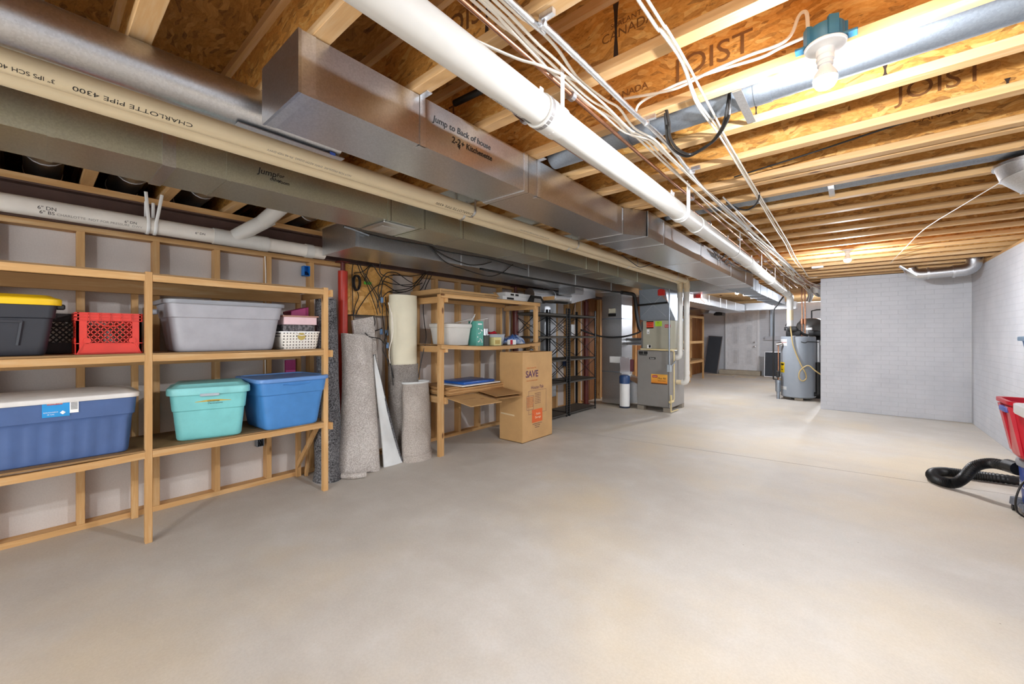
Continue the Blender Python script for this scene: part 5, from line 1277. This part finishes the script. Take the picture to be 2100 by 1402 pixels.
t = thing('water_filter', 'white filter cylinder with a blue cap standing before the return drop', 'filter', (-3.19, 6.97, 0))
g = BM(); lathe(g, [(0, 0), (.095, 0), (.10, .03), (0, .03)], 24); obj('foot', g, P('dark_navy', '#2a3242', .5), t, local=True)
g = BM(); lathe(g, [(0, .0305), (.088, .031), (.09, .05), (.09, .44), (0, .44)], 28); obj('cylinder', g, M['white'], t, local=True)
g = BM(); lathe(g, [(0, .4405), (.094, .441), (.096, .56), (.085, .585), (.05, .60), (0, .60)], 28); obj('cap', g, P('navy_cap', '#2d4a78', .4), t, local=True)
t = thing('plastic_bag', 'clear bag of maroon pads hanging on the return air drop above the filter', 'bag', (-3.16, 7.06, .62))
g = BM(); 
for k in range(3):
    y0 = 7.02; xx = -3.29 + .09 * k; bevbox(g, (xx, y0 - .02, .66), (xx + .07, y0 + .03, .92 - .02 * k), .01)
obj('maroon_pads', g, P('maroon_pad', '#6d3a40', .7), t)
g = BM(); loft(g, [[Vector((-3.29 + .19 * (k % 2 == 0 or 1) * f, 6.99 + .01 * math.sin(k), .62 + .05 * k)) for f in (0, .33, .66, 1)] + [Vector((-3.29 + .19 * f, 7.075, .62 + .05 * k)) for f in (1, .66, .33, 0)] for k in range(7)])
bagm = N('clear_film'); M['film'] = bagm.set(Base_Color=(.9, .9, .92, 1), Roughness=.12, Alpha=.35); bagm.m.surface_render_method = 'BLENDED' if hasattr(bagm.m, 'surface_render_method') else None
obj('film', g, M['film'], t)

FX0, FX1, FY0, FY1 = -2.955, -2.375, 6.975, 7.72
t = thing('furnace', 'tall grey gas furnace with an orange sticker standing on small blocks', 'furnace', (-2.665, 7.35, 0))
for x, y in ((FX0 + .06, FY0 + .06), (FX1 - .06, FY0 + .06), (FX0 + .06, FY1 - .06), (FX1 - .06, FY1 - .06)):
    g = BM(); box(g, (x - .06, y - .06, 0), (x + .06, y + .06, .075)); obj('support_block', g, P('block_grey', '#8e8578', .9), t)
g = BM(); bevbox(g, (FX0, FY0 + .02, .0755), (FX1, FY1, 1.055), .006); obj('cabinet', g, M['steelgrey'], t)
g = BM(); bevbox(g, (FX0 + .004, FY0, .085), (FX1 - .004, FY0 + .0195, 1.05), .006); d = obj('front_door', g, M['steelgrey'], t)
g = BM(); box(g, (FX1 - .030, FY0 - .001, .09), (FX1 - .026, FY0, 1.045)); obj('door_seam', g, M['black'], d)
g = BM(); box(g, (FX0 + .03, FY0 - .002, .985), (FX0 + .11, FY0, 1.035)); box(g, (FX0 + .12, FY0 - .002, .985), (FX0 + .19, FY0, 1.035)); box(g, (FX0 + .04, FY0 - .002, .965), (FX0 + .18, FY0, .98)); obj('black_label', g, M['ink'], t)
def ft(s, size, x, z, mat, name='lettering', y=None): return letter(s, size, (1, 0, 0), (0, 0, 1), (x, (FY0 if y is None else y) - .0028, z), M[mat], t, name)
g = BM(); box(g, (FX0 + .22, FY0 - .002, .90), (FX0 + .33, FY0, .935)); obj('name_plate', g, M['ink'], t); ft('bryant', .03, FX0 + .275, .9175, 'white')
q = N('sticker_orange'); sx = q.n('SeparateXYZ'); q.l(q.tc.outputs['Generated'], sx.inputs[0]); M['sticker'] = q.set(Base_Color=q.ramp(sx.outputs['Z'], [(.08, lin('#5a2f14')), (.12, lin('#e08a2c')), (.75, lin('#f0b24a'))]), Roughness=.4)
g = BM(); box(g, (FX0 + .255, FY0 - .0022, .475), (FX1 - .045, FY0 - .0002, .645)); obj('orange_sticker', g, M['sticker'], t)
g = BM(); box(g, (FX0 + .275, FY0 - .0035, .585), (FX0 + .365, FY0 - .0023, .625)); obj('red_badge', g, P('badge_red', '#b3202d', .4), t)
letter('bryant', .028, (1, 0, 0), (0, 0, 1), (FX0 + .32, FY0 - .0045, .606), M['white'], t, 'lettering')
letter('Plus 90i', .045, (1, 0, 0), (0, 0, 1), (FX0 + .44, FY0 - .003, .575), M['ink'], t, 'lettering', .2); letter('Deluxe Series', .024, (1, 0, 0), (0, 0, 1), (FX0 + .44, FY0 - .003, .535), M['ink'], t, 'lettering', .2)
g = BM(); bevbox(g, (FX0 + .05, FY0 + .015, 1.0555), (FX1 - .01, FY1 - .03, 1.085), .002); obj('drain_tray', g, P('tray_cream', '#cfc3a0', .5), t)
g = BM(); bevbox(g, (FX0 + .09, FY0 + .03, 1.0855), (FX1 - .0, FY1 - .04, 1.575), .006); obj('coil_case', g, M['coilgrey'], t)
g = BM(); bevbox(g, (FX0 + .05, FY0 + .06, 1.0855), (FX0 + .089, FY1 - .06, 1.565), .004); obj('coil_side_panel', g, M['galv_dark'], t)
cy = FY0 + .0295
def cb(x0, x1, z0, z1, mat, name):
    g = BM(); box(g, (x0, cy - .002, z0), (x1, cy, z1)); return obj(name, g, mat, t)
cb(FX0 + .16, FX0 + .285, 1.44, 1.565, P('label_orange_red', '#e2472d', .5), 'red_label'); cb(FX0 + .16, FX0 + .285, 1.44, 1.457, M['ink'], 'label_band'); cb(FX0 + .16, FX0 + .285, 1.548, 1.565, M['ink'], 'label_band')
cb(FX0 + .315, FX0 + .43, 1.475, 1.56, P('label_lime', '#b4de2b', .5), 'lime_label'); cb(FX0 + .48, FX0 + .575, 1.45, 1.50, M['badge_red'], 'red_badge')
letter('bryant', .032, (1, 0, 0), (0, 0, 1), (FX0 + .527, cy - .0035, 1.477), M['white'], t)
letter('NOTICE', .025, (1, 0, 0), (0, 0, 1), (FX0 + .222, cy - .0035, 1.52), M['ink'], t); letter('WARNING', .02, (1, 0, 0), (0, 0, 1), (FX0 + .222, cy - .0035, 1.485), M['ink'], t); letter('Filter', .02, (1, 0, 0), (0, 0, 1), (FX0 + .37, cy - .0035, 1.535), M['ink'], t)
cb(FX0 + .165, FX0 + .21, 1.34, 1.42, M['white'], 'white_label'); cb(FX0 + .17, FX0 + .24, 1.09, 1.15, M['white'], 'white_label'); cb(FX0 + .18, FX0 + .2, 1.36, 1.38, M['ink'], 'label_print'); cb(FX0 + .20, FX0 + .235, 1.10, 1.145, M['ink'], 'label_print')
g = BM(); loft(g, [[Vector((FX0 + .10, FY0 + .04, 1.5755)), Vector((FX1 + .0, FY0 + .04, 1.5755)), Vector((FX1, FY1 - .05, 1.5755)), Vector((FX0 + .10, FY1 - .05, 1.5755))], [Vector((FX0 + .04, FY0 + .03, 1.60)), Vector((FX1, FY0 + .03, 1.60)), Vector((FX1, FY1 - .05, 1.60)), Vector((FX0 + .04, FY1 - .05, 1.60))], [Vector((FX0 + .02, FY0 + .03, CZ - .002)), Vector((FX1 - .1, FY0 + .03, CZ - .002)), Vector((FX1 - .1, FY1 - .05, CZ - .002)), Vector((FX0 + .02, FY1 - .05, CZ - .002))]]); pl = obj('plenum', g, M['galv_blue'], t)
g = BM(); y = FY0 + .0285
for a, b in (((FX0 + .06, 2.06), (FX1 - .08, 1.64)), ((FX0 + .06, 1.64), (FX1 - .1, 2.06))): beam(g, (a[0], y, a[1]), (b[0], y, b[1]), .003, .006, Vector((0, 1, 0)))
obj('cross_break', g, M['zinc'], pl)
t2 = thing('conduit', 'thin grey vertical conduit with a grey switch on the right front edge of the furnace', 'conduit', (FX1 - .03, FY0 - .02, .6))
g = BM(); tube(g, [(FX1 - .005, FY0 - .03, 2.1), (FX1 - .005, FY0 - .03, .82)], .011, 10); obj('tube', g, M['galv_blue'], t2)
g = BM(); bevbox(g, (FX1 - .035, FY0 - .065, .70), (FX1 + .03, FY0 - .001, .82), .004); obj('switch_box', g, P('switch_grey', '#a9b1b7', .4), t2)
g = BM(); tube(g, [(FX1 + .03, FY0 - .03, .80), (FX1 + .06, FY0 + .05, .86), (FX1 + .01, FY0 + .16, .90)], .010, 8); obj('whip', g, M['galv_blue'], t2)
t2 = thing('condensate_line', 'thin cream drain tube running from the coil case down the furnace side to the floor', 'pipe', (FX1 + .05, FY0 + .1, 0))
g = BM(); yy = FY0 + .10; x = FX1 + .032; tube(g, [(FX0 + .18, FY0 - .012, 1.07), (FX1 - .0, FY0 - .012, 1.062), (x, FY0 - .0, 1.06), (x, yy - .02, 1.05), (x, yy, 1.03), (x, yy, .24), (x, yy - .03, .20), (x, FY0 - .05, .20), (x, FY0 - .05, .03), (x, yy + .2, .02)], .0105, 10); obj('tube', g, P('cpvc', '#d8c48f', .4), t2)
g = BM(); tube(g, [(x, yy - .05, .20), (x, FY0 - .10, .20)], .022, 12); tube(g, [(x, FY0 - .05, .18), (x, FY0 - .05, .31)], .018, 12); obj('trap', g, M['cpvc'], t2)
g = BM(); tube(g, spline([(-3.05, 6.55, 2.055), (-3.02, 6.75, 2.05), (-2.97, 6.86, 2.03), (-2.96, 6.92, 1.90), (-2.945, 6.93, 1.70), (-2.91, 6.935, 1.50), (-2.88, 6.95, 1.40)], 6), .033, 14); 
obj('refrigerant_line', g, M['black'], None, 'thick black insulated line curving down to the furnace coil', 'pipe')
g = BM(); tube(g, spline([(-3.16, 3.2, 2.055), (-3.165, 4.2, 2.05), (-3.15, 5.2, 2.05), (-3.10, 6.2, 2.052), (-3.05, 6.52, 2.055)], 6), .012, 10); obj('refrigerant_line', g, M['black'], None, 'thin black line clipped along the lower edge of the return trunk', 'pipe')
g = BM(); tube(g, [(-2.99, 6.93, 1.845), (-2.40, 6.94, 1.875)], .016, 10); obj('insulated_tube', g, M['black'], None, 'black insulated tube crossing the plenum of the furnace', 'pipe')
g = BM(); tube(g, spline([(-3.9, 6.62, 1.42), (-3.75, 6.85, 1.33), (-3.6, 6.99, 1.285), (-3.4, 7.02, 1.28), (-3.2, 7.05, 1.30), (-3.0, 7.1, 1.36), (-2.92, 7.12, 1.42)], 5), .016, 10); obj('insulated_tube', g, M['black'], None, 'sagging black tube crossing in front of the return air drop', 'pipe')
for lab, x, y, z in (('red motor box with orange wires on the trunk above the furnace', -2.50, 6.915, 2.045), ('red motor box with orange wires beside the far trunk, right of the vent pipes', -2.362, 8.596, 2.11)):
    t2 = thing('damper_motor', lab, 'motor', (x, y, z), 'red damper motors')
    g = BM(); bevbox(g, (-.05, -.045, -.05), (.05, .045, .05), .008); bevbox(g, (-.025, -.052, .02), (.025, -.045, .058), .003); obj('motor_case', g, P('motor_red', '#cf2a22', .4), t2, local=True)
    g = BM(); tube(g, spline([(.03, -.04, -.04), (.06, -.05, -.09), (.10, -.05, -.12), (.12, -.04, -.16)], 4), .005, 6); obj('orange_wire', g, P('wire_orange', '#d98a4a', .5), t2, local=True)

# ---------------------------------------------------------------- far left: wooden rack, planks, door wall
t = thing('storage_rack', 'narrow pine rack far back beyond the furnace', 'shelf', (-3.7, 12.6, 0))
for y in (11.9, 13.25):
    for x in (-3.87, -3.52):
        g = BM(); box(g, (x - .02, y - .03, 0), (x + .02, y + .03, 1.90)); obj('post', g, M['woodz'], t)
for z in (.55, 1.12, 1.86):
    g = BM(); box(g, (-3.54, 11.93, z - .04), (-3.50, 13.22, z + .03)); box(g, (-3.89, 11.93, z - .04), (-3.85, 13.22, z + .03)); obj('rail', g, M['woody'], t)
for z in (.585,):
    g = BM(); box(g, (-3.89, 11.88, z), (-3.47, 13.28, z + .02)); obj('deck', g, M['shelf_plywood'], t)
g = BM(); loft(g, [[Vector((-3.95, 13.0, 1.96)), Vector((-3.3, 13.0, 1.99)), Vector((-3.3, 13.6, 1.99)), Vector((-3.95, 13.6, 1.96))], [Vector((-3.95, 12.7, 2.06)), Vector((-3.15, 12.7, 2.12)), Vector((-3.15, 13.7, 2.12)), Vector((-3.95, 13.7, 2.06))]]); obj('lumber_bundle', g, M['galv_dark'], None, 'dark metal offcuts tucked under the ceiling above the narrow rack', 'offcuts')
g = BM(); bevbox(g, (-3.45, 14.2, 1.96), (-3.2, 14.6, 2.339), .004); obj('black_box', g, M['black'], None, 'small black box hanging near the far door wall', 'box')
DX0, DX1, DZ0, DZ1, DY = -3.31, -2.43, .145, 2.145, 15.5
g = BM(); 
o = struct('door_1', box(BM(), (DX0, DY - .045, DZ0), (DX1, DY - .005, DZ1)), P('door_white', '#d9dadd', .4))
g = BM(); 
for (a, b, c, d) in ((.10, .30, 1.60, 1.86), (.50, .70, 1.60, 1.86), (.10, .30, .86, 1.50), (.50, .70, .86, 1.50), (.10, .30, .18, .72), (.50, .70, .18, .72)):
    xa, xb, za, zb = DX0 + a + .04, DX0 + b + .04, DZ0 + c, DZ0 + d
    for lo, hi in (((xa, za), (xb, za + .012)), ((xa, zb - .012), (xb, zb)), ((xa, za), (xa + .012, zb)), ((xb - .012, za), (xb, zb))): box(g, (lo[0], DY - .053, lo[1]), (hi[0], DY - .045, hi[1]))
    bevbox(g, (xa + .035, DY - .052, za + .035), (xb - .035, DY - .045, zb - .035), .004)
struct('door_panels', g, P('door_moulding', '#c9cacd', .4), o)
g = BM()
for z in (1.08, .94): lathe(g, [(0, DY - .10), (.02, DY - .10), (.028, DY - .085), (.02, DY - .07), (.01, DY - .06), (.03, DY - .05), (.03, DY - .045), (0, DY - .045)], 16, (DX1 - .08, 0, z), 'y')
struct('door_knob', g, M['chrome'], o)
g = BM()
for z in (.35, 1.15, 1.95): box(g, (DX0 - .012, DY - .052, z - .05), (DX0 + .006, DY - .04, z + .05))
struct('door_hinge', g, M['galv_dark'], o)
g = BM(); box(g, (DX0 - .07, DY - .06, DZ0), (DX0 - .004, DY - .002, DZ1 + .06)); box(g, (DX1 + .004, DY - .06, DZ0), (DX1 + .07, DY - .002, DZ1 + .06)); box(g, (DX0 - .07, DY - .06, DZ1 + .004), (DX1 + .07, DY - .002, DZ1 + .07)); struct('door_frame', g, M['paint'], o)
g = BM(); bevbox(g, (DX0 - .22, DY - .33, 0), (DX1 + .12, DY - .002, DZ0 - .002), .01); struct('trim_door_step', g, P('step_concrete', '#a99f8d', .9))
for i, (x0, x1, y0, y1) in enumerate(((-3.75, -3.0, 14.55, 15.0), (-2.85, -2.3, 14.2, 14.7))):
    g = BM(); bevbox(g, (x0, y0, .0005), (x1, y1, .012), .002)
    obj('floor_board', g, P('pale_board', '#c6b9a2', .8), None, f'thin pale board lying on the floor before the far door, {"left" if i == 0 else "right"} one', 'board')
def screen(lab, x0, x1, h, lean, rot):
    t = thing('window_screen', lab, 'screen', ((x0 + x1) / 2, DY - .45 + (.1 if lean < 5 else 0), 0), 'dark window screens', R(rot), None)
    t.rotation_euler = (R(-lean), R(rot), 0)
    w = x1 - x0; g = BM()
    for lo, hi in (((-w / 2, 0), (w / 2, .02)), ((-w / 2, h - .02), (w / 2, h)), ((-w / 2, 0), (-w / 2 + .02, h)), ((w / 2 - .02, 0), (w / 2, h))): box(g, (lo[0], -.01, lo[1]), (hi[0], .01, hi[1]))
    obj('screen_frame', g, M['galv_dark'], t, local=True)
    g = BM(); box(g, (-w / 2 + .02, -.002, .02), (w / 2 - .02, .002, h - .02)); obj('mesh', g, P('screen_mesh', '#34383f', .7), t, local=True)
screen('tall dark window screen leaning left of the far white door', -4.0, -3.54, 1.33, 14, 4)
screen('shorter dark window screen leaning right of the far white door', -2.18, -1.62, .80, 8, 0)
t = thing('wall_conduit', 'grey conduit and box on the wall right of the far white door', 'conduit', (-2.0, DY, .9))
g = BM(); box(g, (-2.06, DY - .07, 1.28), (-1.95, DY - .003, 2.2)); obj('riser', g, M['galv_blue'], t)
g = BM(); box(g, (-2.20, DY - .09, 1.16), (-1.2, DY - .003, 1.28)); obj('box_run', g, P('raceway', '#b3b4ba', .5), t)

# ---------------------------------------------------------------- water heater corner
HX, HY_, HR = -.875, 10.2, .30
t = thing('water_heater', 'tall grey cylindrical water heater with yellow label and black top gear', 'water heater', (HX, HY_, 0))
for a in (40, 160, 280):
    g = BM(); x, y = HX + .2 * math.cos(R(a)), HY_ + .2 * math.sin(R(a)); box(g, (x - .07, y - .07, 0), (x + .07, y + .07, .05)); obj('foot', g, M['block_grey'], t)
g = BM(); lathe(g, [(0, .0505), (HR - .03, .0505), (HR, .07), (HR, 1.28), (HR - .012, 1.292), (0, 1.292)], 44, (HX, HY_, 0)); obj('tank', g, M['heater'], t)
def curved(a0, a1, z0, z1, mat, name, r=HR + .0015):
    g = BM(); n = 8; rg = []
    for z in (z0, z1): rg.append([Vector((HX + r * math.cos(R(a0 + (a1 - a0) * k / n)), HY_ + r * math.sin(R(a0 + (a1 - a0) * k / n)), z)) for k in range(n + 1)])
    v = [[g.verts.new(p) for p in q] for q in rg]
    for k in range(n): g.faces.new((v[0][k], v[0][k + 1], v[1][k + 1], v[1][k]))
    bmesh.ops.solidify(g, geom=g.faces[:], thickness=.001)
    return obj(name, g, mat, t)
curved(196, 226, .55, .76, P('label_yellow', '#f2d41e', .5), 'yellow_label'); curved(203, 222, .70, .735, M['ink'], 'label_print', HR + .003); curved(205, 218, .60, .615, M['ink'], 'label_print', HR + .003)
curved(200, 238, 1.10, 1.24, M['white'], 'white_label'); curved(203, 236, 1.165, 1.175, P('label_pink', '#c96a66', .5), 'label_print', HR + .003); curved(196, 236, .20, .27, M['white'], 'white_label'); curved(194, 206, .33, .40, M['label_yellow'], 'yellow_label'); curved(192, 202, .42, .52, M['white'], 'white_label')
g = BM(); x, y = HX - .13, HY_ - .13
for b in (((-.19, -.06, 1.293), (-.09, .06, 1.47)), ((-.10, -.05, 1.31), (.06, .08, 1.42)), ((-.16, -.1, 1.40), (.0, .03, 1.50))): bevbox(g, (HX + b[0][0], HY_ - .12 + b[0][1], b[0][2]), (HX + b[1][0], HY_ - .12 + b[1][1], b[1][2]), .015, 2)
tube(g, [(HX - .22, HY_ - .13, 1.45), (HX - .12, HY_ - .13, 1.45)], .035, 14); tube(g, [(HX - .05, HY_ - .1, 1.48), (HX + .10, HY_ - .1, 1.34), (HX + .18, HY_ - .1, 1.31)], .028, 10); obj('blower_assembly', g, M['black'], t)
g = BM(); tube(g, spline([(HX - .20, HY_ - .16, 1.50), (HX - .16, HY_ - .18, 1.57), (HX - .08, HY_ - .15, 1.56)], 5), .007, 8); obj('wire_loop', g, M['blackcable'], t)
g = BM(); xx = HX + .13; yy = HY_ - .275
for z in (1.18,): tube(g, spline([(xx - .09, yy - .0, z + .03), (xx - .04, yy - .012, z), (xx + .02, yy - .012, z - .01), (xx + .06, yy - .002, z + .01), (xx + .22, yy + .12, z)], 4), .008, 8); 
obj('wire_harness', g, M['blackcable'], t)
t2 = thing('discharge_hose', 'tan tube hanging down the grey water heater in a loop', 'hose', (HX, HY_ - .33, .4))
yf = HY_ - HR - .03
pts = [Yp(u, v, yf - (.0 if i < 8 else .05)) for i, (u, v) in enumerate(((1620, 662), (1622, 676), (1625, 700), (1628, 712), (1636, 733), (1645, 752), (1652, 765), (1653, 776), (1646, 781), (1639, 775), (1640, 762), (1650, 752), (1660, 750), (1672, 760), (1690, 772)))]
g = BM(); tube(g, spline(pts, 5), .012, 10); obj('tube', g, P('hose_tan', '#b79f6b', .45), t2)
t2 = thing('gas_line', 'black iron gas pipe dropping left of the water heater', 'pipe', (-1.29, 10, .37))
g = BM(); a, b = Yp(1602, 614, 10.0), Yp(1586, 636, 10.0); tube(g, [(-1.10, 10.0, 2.12), a, b, (b.x, 10.0, .40)], .015, 12); obj('pipe', g, M['black'], t2)
g = BM(); bevbox(g, (b.x + .05, 9.93, .45), (b.x + .12, 10.05, .58), .01); tube(g, [(b.x, 10, .40), (b.x + .08, 10, .40), (b.x + .08, 10, .60)], .014, 10); obj('gas_valve', g, M['black'], t2)
t2 = thing('water_softener_filter', 'short clear filter bowl under the black valve left of the water heater', 'filter', (b.x + .09, 9.97, .0))
g = BM(); lathe(g, [(0, .15), (.045, .15), (.05, .17), (.05, .33), (.055, .335), (.055, .39), (0, .39)], 20, (b.x + .085, 9.99, 0)); lathe(g, [(0, 0), (.03, 0), (.03, .149), (0, .149)], 12, (b.x + .085, 9.99, 0)); obj('bowl', g, M['galv_blue'], t2)
t2 = thing('copper_pipe', 'vertical copper pipe standing on the left of the water heater', 'pipe', (-1.19, 9.98, 0), 'copper drops at the water heater')
g = BM(); tube(g, [(-1.19, 9.98, 0.0), (-1.19, 9.98, 1.12), (-1.08, 10.05, 1.17)], .011, 12); obj('pipe', g, M['copper'], t2)
g = BM(); tube(g, [(-1.22, 9.97, 1.13), (-1.13, 9.99, 1.15)], .03, 12); obj('relief_valve', g, M['chrome'], t2)
for i, (x, y) in enumerate(((-.82, 10.35), (-.77, 10.38))):
    g = BM(); tube(g, [(x, y, 1.293), (x + .005, y, 1.75), (x - .004, y, 2.31)], .013, 12)
    t2 = obj('copper_pipe', g, M['copper'], None, f'copper riser above the water heater, {"left" if i == 0 else "right"} of two', 'pipe', 'copper risers above the heater')
    g = BM(); tube(g, [(x, y, 1.55), (x, y, 1.66)], .026, 12); obj('coupling', g, M['copper'], t2)
t2 = thing('vent_elbow', 'crumpled shiny duct pieces hanging above the water heater', 'duct fitting', (-.8, 10.6, 2.0))
g = BM(); tube(g, [(-.70, 10.4, 2.29), (-.68, 10.5, 2.15), (-.72, 10.6, 2.05)], .05, 14); obj('pipe', g, M['galv'], t2)
g = BM(); tube(g, [(-.55, 9.75, 2.33), (-.53, 9.8, 2.2), (-.50, 9.9, 2.16)], .10, 18); obj('pipe', g, M['galv'], t2)
t2 = thing('pressure_tank', 'large dark grey domed pressure tank behind the water heater', 'tank', (-.71, 11.2, 0))
g = BM(); lathe(g, [(0, .12), (.22, .14), (.28, .22), (.29, .3), (.29, 1.50), (.27, 1.58), (.2, 1.66), (.1, 1.695), (0, 1.70)], 36, (-.71, 11.2, 0)); obj('shell', g, P('tank_grey', '#5b5a58', .35), t2)
g = BM(); lathe(g, [(0, 0), (.25, 0), (.24, .121), (0, .121)], 28, (-.71, 11.2, 0)); obj('stand', g, M['black'], t2)
g = BM(); tube(g, [(-.71, 11.2, 1.695), (-.71, 11.2, 1.86), (-.62, 11.2, 1.88), (-.3, 11.2, 1.89)], .014, 10); tube(g, [(-.52, 11.2, 1.86), (-.48, 11.2, 1.92)], .02, 8); obj('top_pipe', g, M['black'], t2)
t2 = thing('softener_head', 'black softener valve head with a white cover beside the pressure tank', 'valve', (-.60, 10.62, 0))
g = BM(); lathe(g, [(0, 0), (.12, 0), (.13, .05), (.13, 1.15), (.08, 1.25), (.05, 1.3), (0, 1.3)], 24, (-.58, 10.68, 0)); obj('resin_tank', g, M['black'], t2)
g = BM(); bevbox(g, (-.72, 10.58, 1.301), (-.48, 10.80, 1.42), .02, 2); obj('head', g, M['black'], t2)
g = BM(); bevbox(g, (-.78, 10.57, 1.425), (-.66, 10.72, 1.48), .015, 2); obj('white_cover', g, M['white'], t2)
t2 = thing('insulated_pipe', 'black ribbed insulation sleeve on a pipe right of the water heater', 'pipe', (-.54, 10.12, 0))
g = BM(); tube(g, [(-.535, 10.1, .15), (-.535, 10.1, .78)], .045, 16); tube(g, [(-.6, 10.08, .14), (-.535, 10.1, .14)], .04, 12); obj('sleeve', g, M['black'], t2)
g = BM(); tube(g, [(-.535, 10.1, .785), (-.535, 10.1, 1.22)], .03, 14); obj('bare_pipe', g, M['galv_dark'], t2)
g = BM(); tube(g, [(-.50, 10.15, 1.12), (-.50, 10.15, 1.19), (-.46, 10.15, 1.22), (-.44, 10.15, 1.17), (-.48, 10.15, 1.12)], .02, 10); obj('hose_coil', g, M['romex'], None, 'short coil of white hose between the heater and the brick wall', 'hose')

# ---------------------------------------------------------------- right edge
t = thing('plastic_stand', 'white plastic utility stand cut off by the right edge', 'stand', (1.08, 4.12, 0))
g = BM(); loft(g, [rrect(.50, .46, .04, .79, 4, cx=1.085, cy=4.1), rrect(.51, .47, .04, .80, 4, cx=1.085, cy=4.1), rrect(.51, .47, .04, .855, 4, cx=1.085, cy=4.1), rrect(.49, .45, .03, .86, 4, cx=1.085, cy=4.1)]); obj('top', g, M['white'], t)
for x in (.912, 1.29):
    for y in (3.915, 4.29):
        g = BM(); lathe(g, [(0, 0), (.032, 0), (.028, .03), (.021, .05), (.021, .7895), (0, .7895)], 18, (x, y, 0)); obj('leg', g, M['white'], t)
t = tote('storage_tote', 'blue tapered bin with a pale rim on the white stand at the right edge', 'tote', (1.10, 4.10, .861), 0, .30, .34, .44, .36, .48, P('bin_blue', '#3d6ea5', .45), P('bin_rim', '#7fa3c4', .4), .03, r=.05, lip=.022)
t = thing('shop_vacuum', 'blue shop vacuum with a black ribbed hose at the right edge', 'vacuum', (1.13, 4.70, 0))
VX, VY = 1.13, 4.70
g = BM(); lathe(g, [(0, .075), (.165, .075), (.175, .09), (.195, .36), (0, .36)], 32, (VX, VY, 0)); obj('tank', g, P('vac_blue', '#24459a', .35), t)
g = BM(); lathe(g, [(0, .3605), (.205, .361), (.21, .385), (.205, .405), (.15, .43), (0, .438)], 32, (VX, VY, 0)); obj('motor_lid', g, P('vac_grey', '#8d9096', .4), t)
g = BM(); lathe(g, [(0, .045), (.19, .045), (.20, .055), (.19, .0745), (0, .0745)], 28, (VX, VY, 0))
for a in (160, 215, 300, 60):
    c, s = math.cos(R(a)), math.sin(R(a)); loft(g, [rrect(.08, .07, .03, .05, 4, cx=VX + .2 * c, cy=VY + .2 * s), rrect(.07, .06, .025, .10, 4, cx=VX + .2 * c, cy=VY + .2 * s)])
obj('caster_base', g, P('vac_base', '#6b6f78', .5), t)
for a in (160, 215, 300, 60):
    c, s = math.cos(R(a)), math.sin(R(a)); g = BM(); tube(g, [(VX + .215 * c - .012, VY + .215 * s, .024), (VX + .215 * c + .012, VY + .215 * s, .024)], .024, 16); obj('caster', g, M['black'], t)
bmx = text_bm('SHOP-VAC', .075, .0008)
for v in bmx.verts:
    r = .188 + v.co.z; a = R(214) + v.co.x / r; z = .225 + v.co.y; v.co = Vector((VX + r * math.cos(a), VY + r * math.sin(a), z))
obj('lettering', bmx, M['white'], t)
hp = spline([(.955, 4.82, .30), (.86, 4.98, .29), (.77, 5.03, .235), (.715, 5.07, .12), (.66, 5.09, .052), (.59, 5.13, .044), (.545, 5.24, .044), (.57, 5.40, .044), (.65, 5.50, .044), (.78, 5.53, .044), (.95, 5.56, .044), (1.25, 5.58, .044)], 22)
g = BM(); tube(g, hp, [.042 if i % 2 else .037 for i in range(len(hp))], 14); obj('hose', g, M['black'], t)
g = BM(); tube(g, [(.955, 4.80, .31), (.92, 4.90, .305)], .05, 16); obj('hose_cuff', g, M['black'], t)
g = BM(); tube(g, spline([(.99, 4.58, .34), (.92, 4.52, .28), (.88, 4.48, .18), (.885, 4.5, .08), (.93, 4.53, .03), (1.0, 4.5, .012), (1.1, 4.45, .010)], 5), .006, 8); tube(g, spline([(.985, 4.55, .30), (.94, 4.50, .24), (.945, 4.48, .17), (.99, 4.5, .12)], 5), .006, 8); obj('power_cord', g, M['blackcable'], t)
t = tote('open_tub', 'red open tub with a blue handle resting on the blue shop vacuum', 'tub', (1.085, 4.62, .4385), 0, .26, .36, .41, .35, .46, P('tub_red', '#c3192c', .35), None, r=.05, open_top=True, lip=.022, shoulder=.9)
g = BM(); bevbox(g, (-.250, -.10, .322), (-.222, .07, .362), .008, 2); obj('handle', g, P('handle_blue', '#4a5aa8', .4), t, local=True)
for y in (-.10, .10):
    g = BM(); loft(g, [[Vector((-.184, y - .03, .03)), Vector((-.17, y - .03, .03)), Vector((-.17, y + .03, .03)), Vector((-.184, y + .03, .03))], [Vector((-.243, y - .04, .37)), Vector((-.22, y - .04, .37)), Vector((-.22, y + .04, .37)), Vector((-.243, y + .04, .37))]]); obj('moulded_rib', g, M['tub_red'], t, local=True)
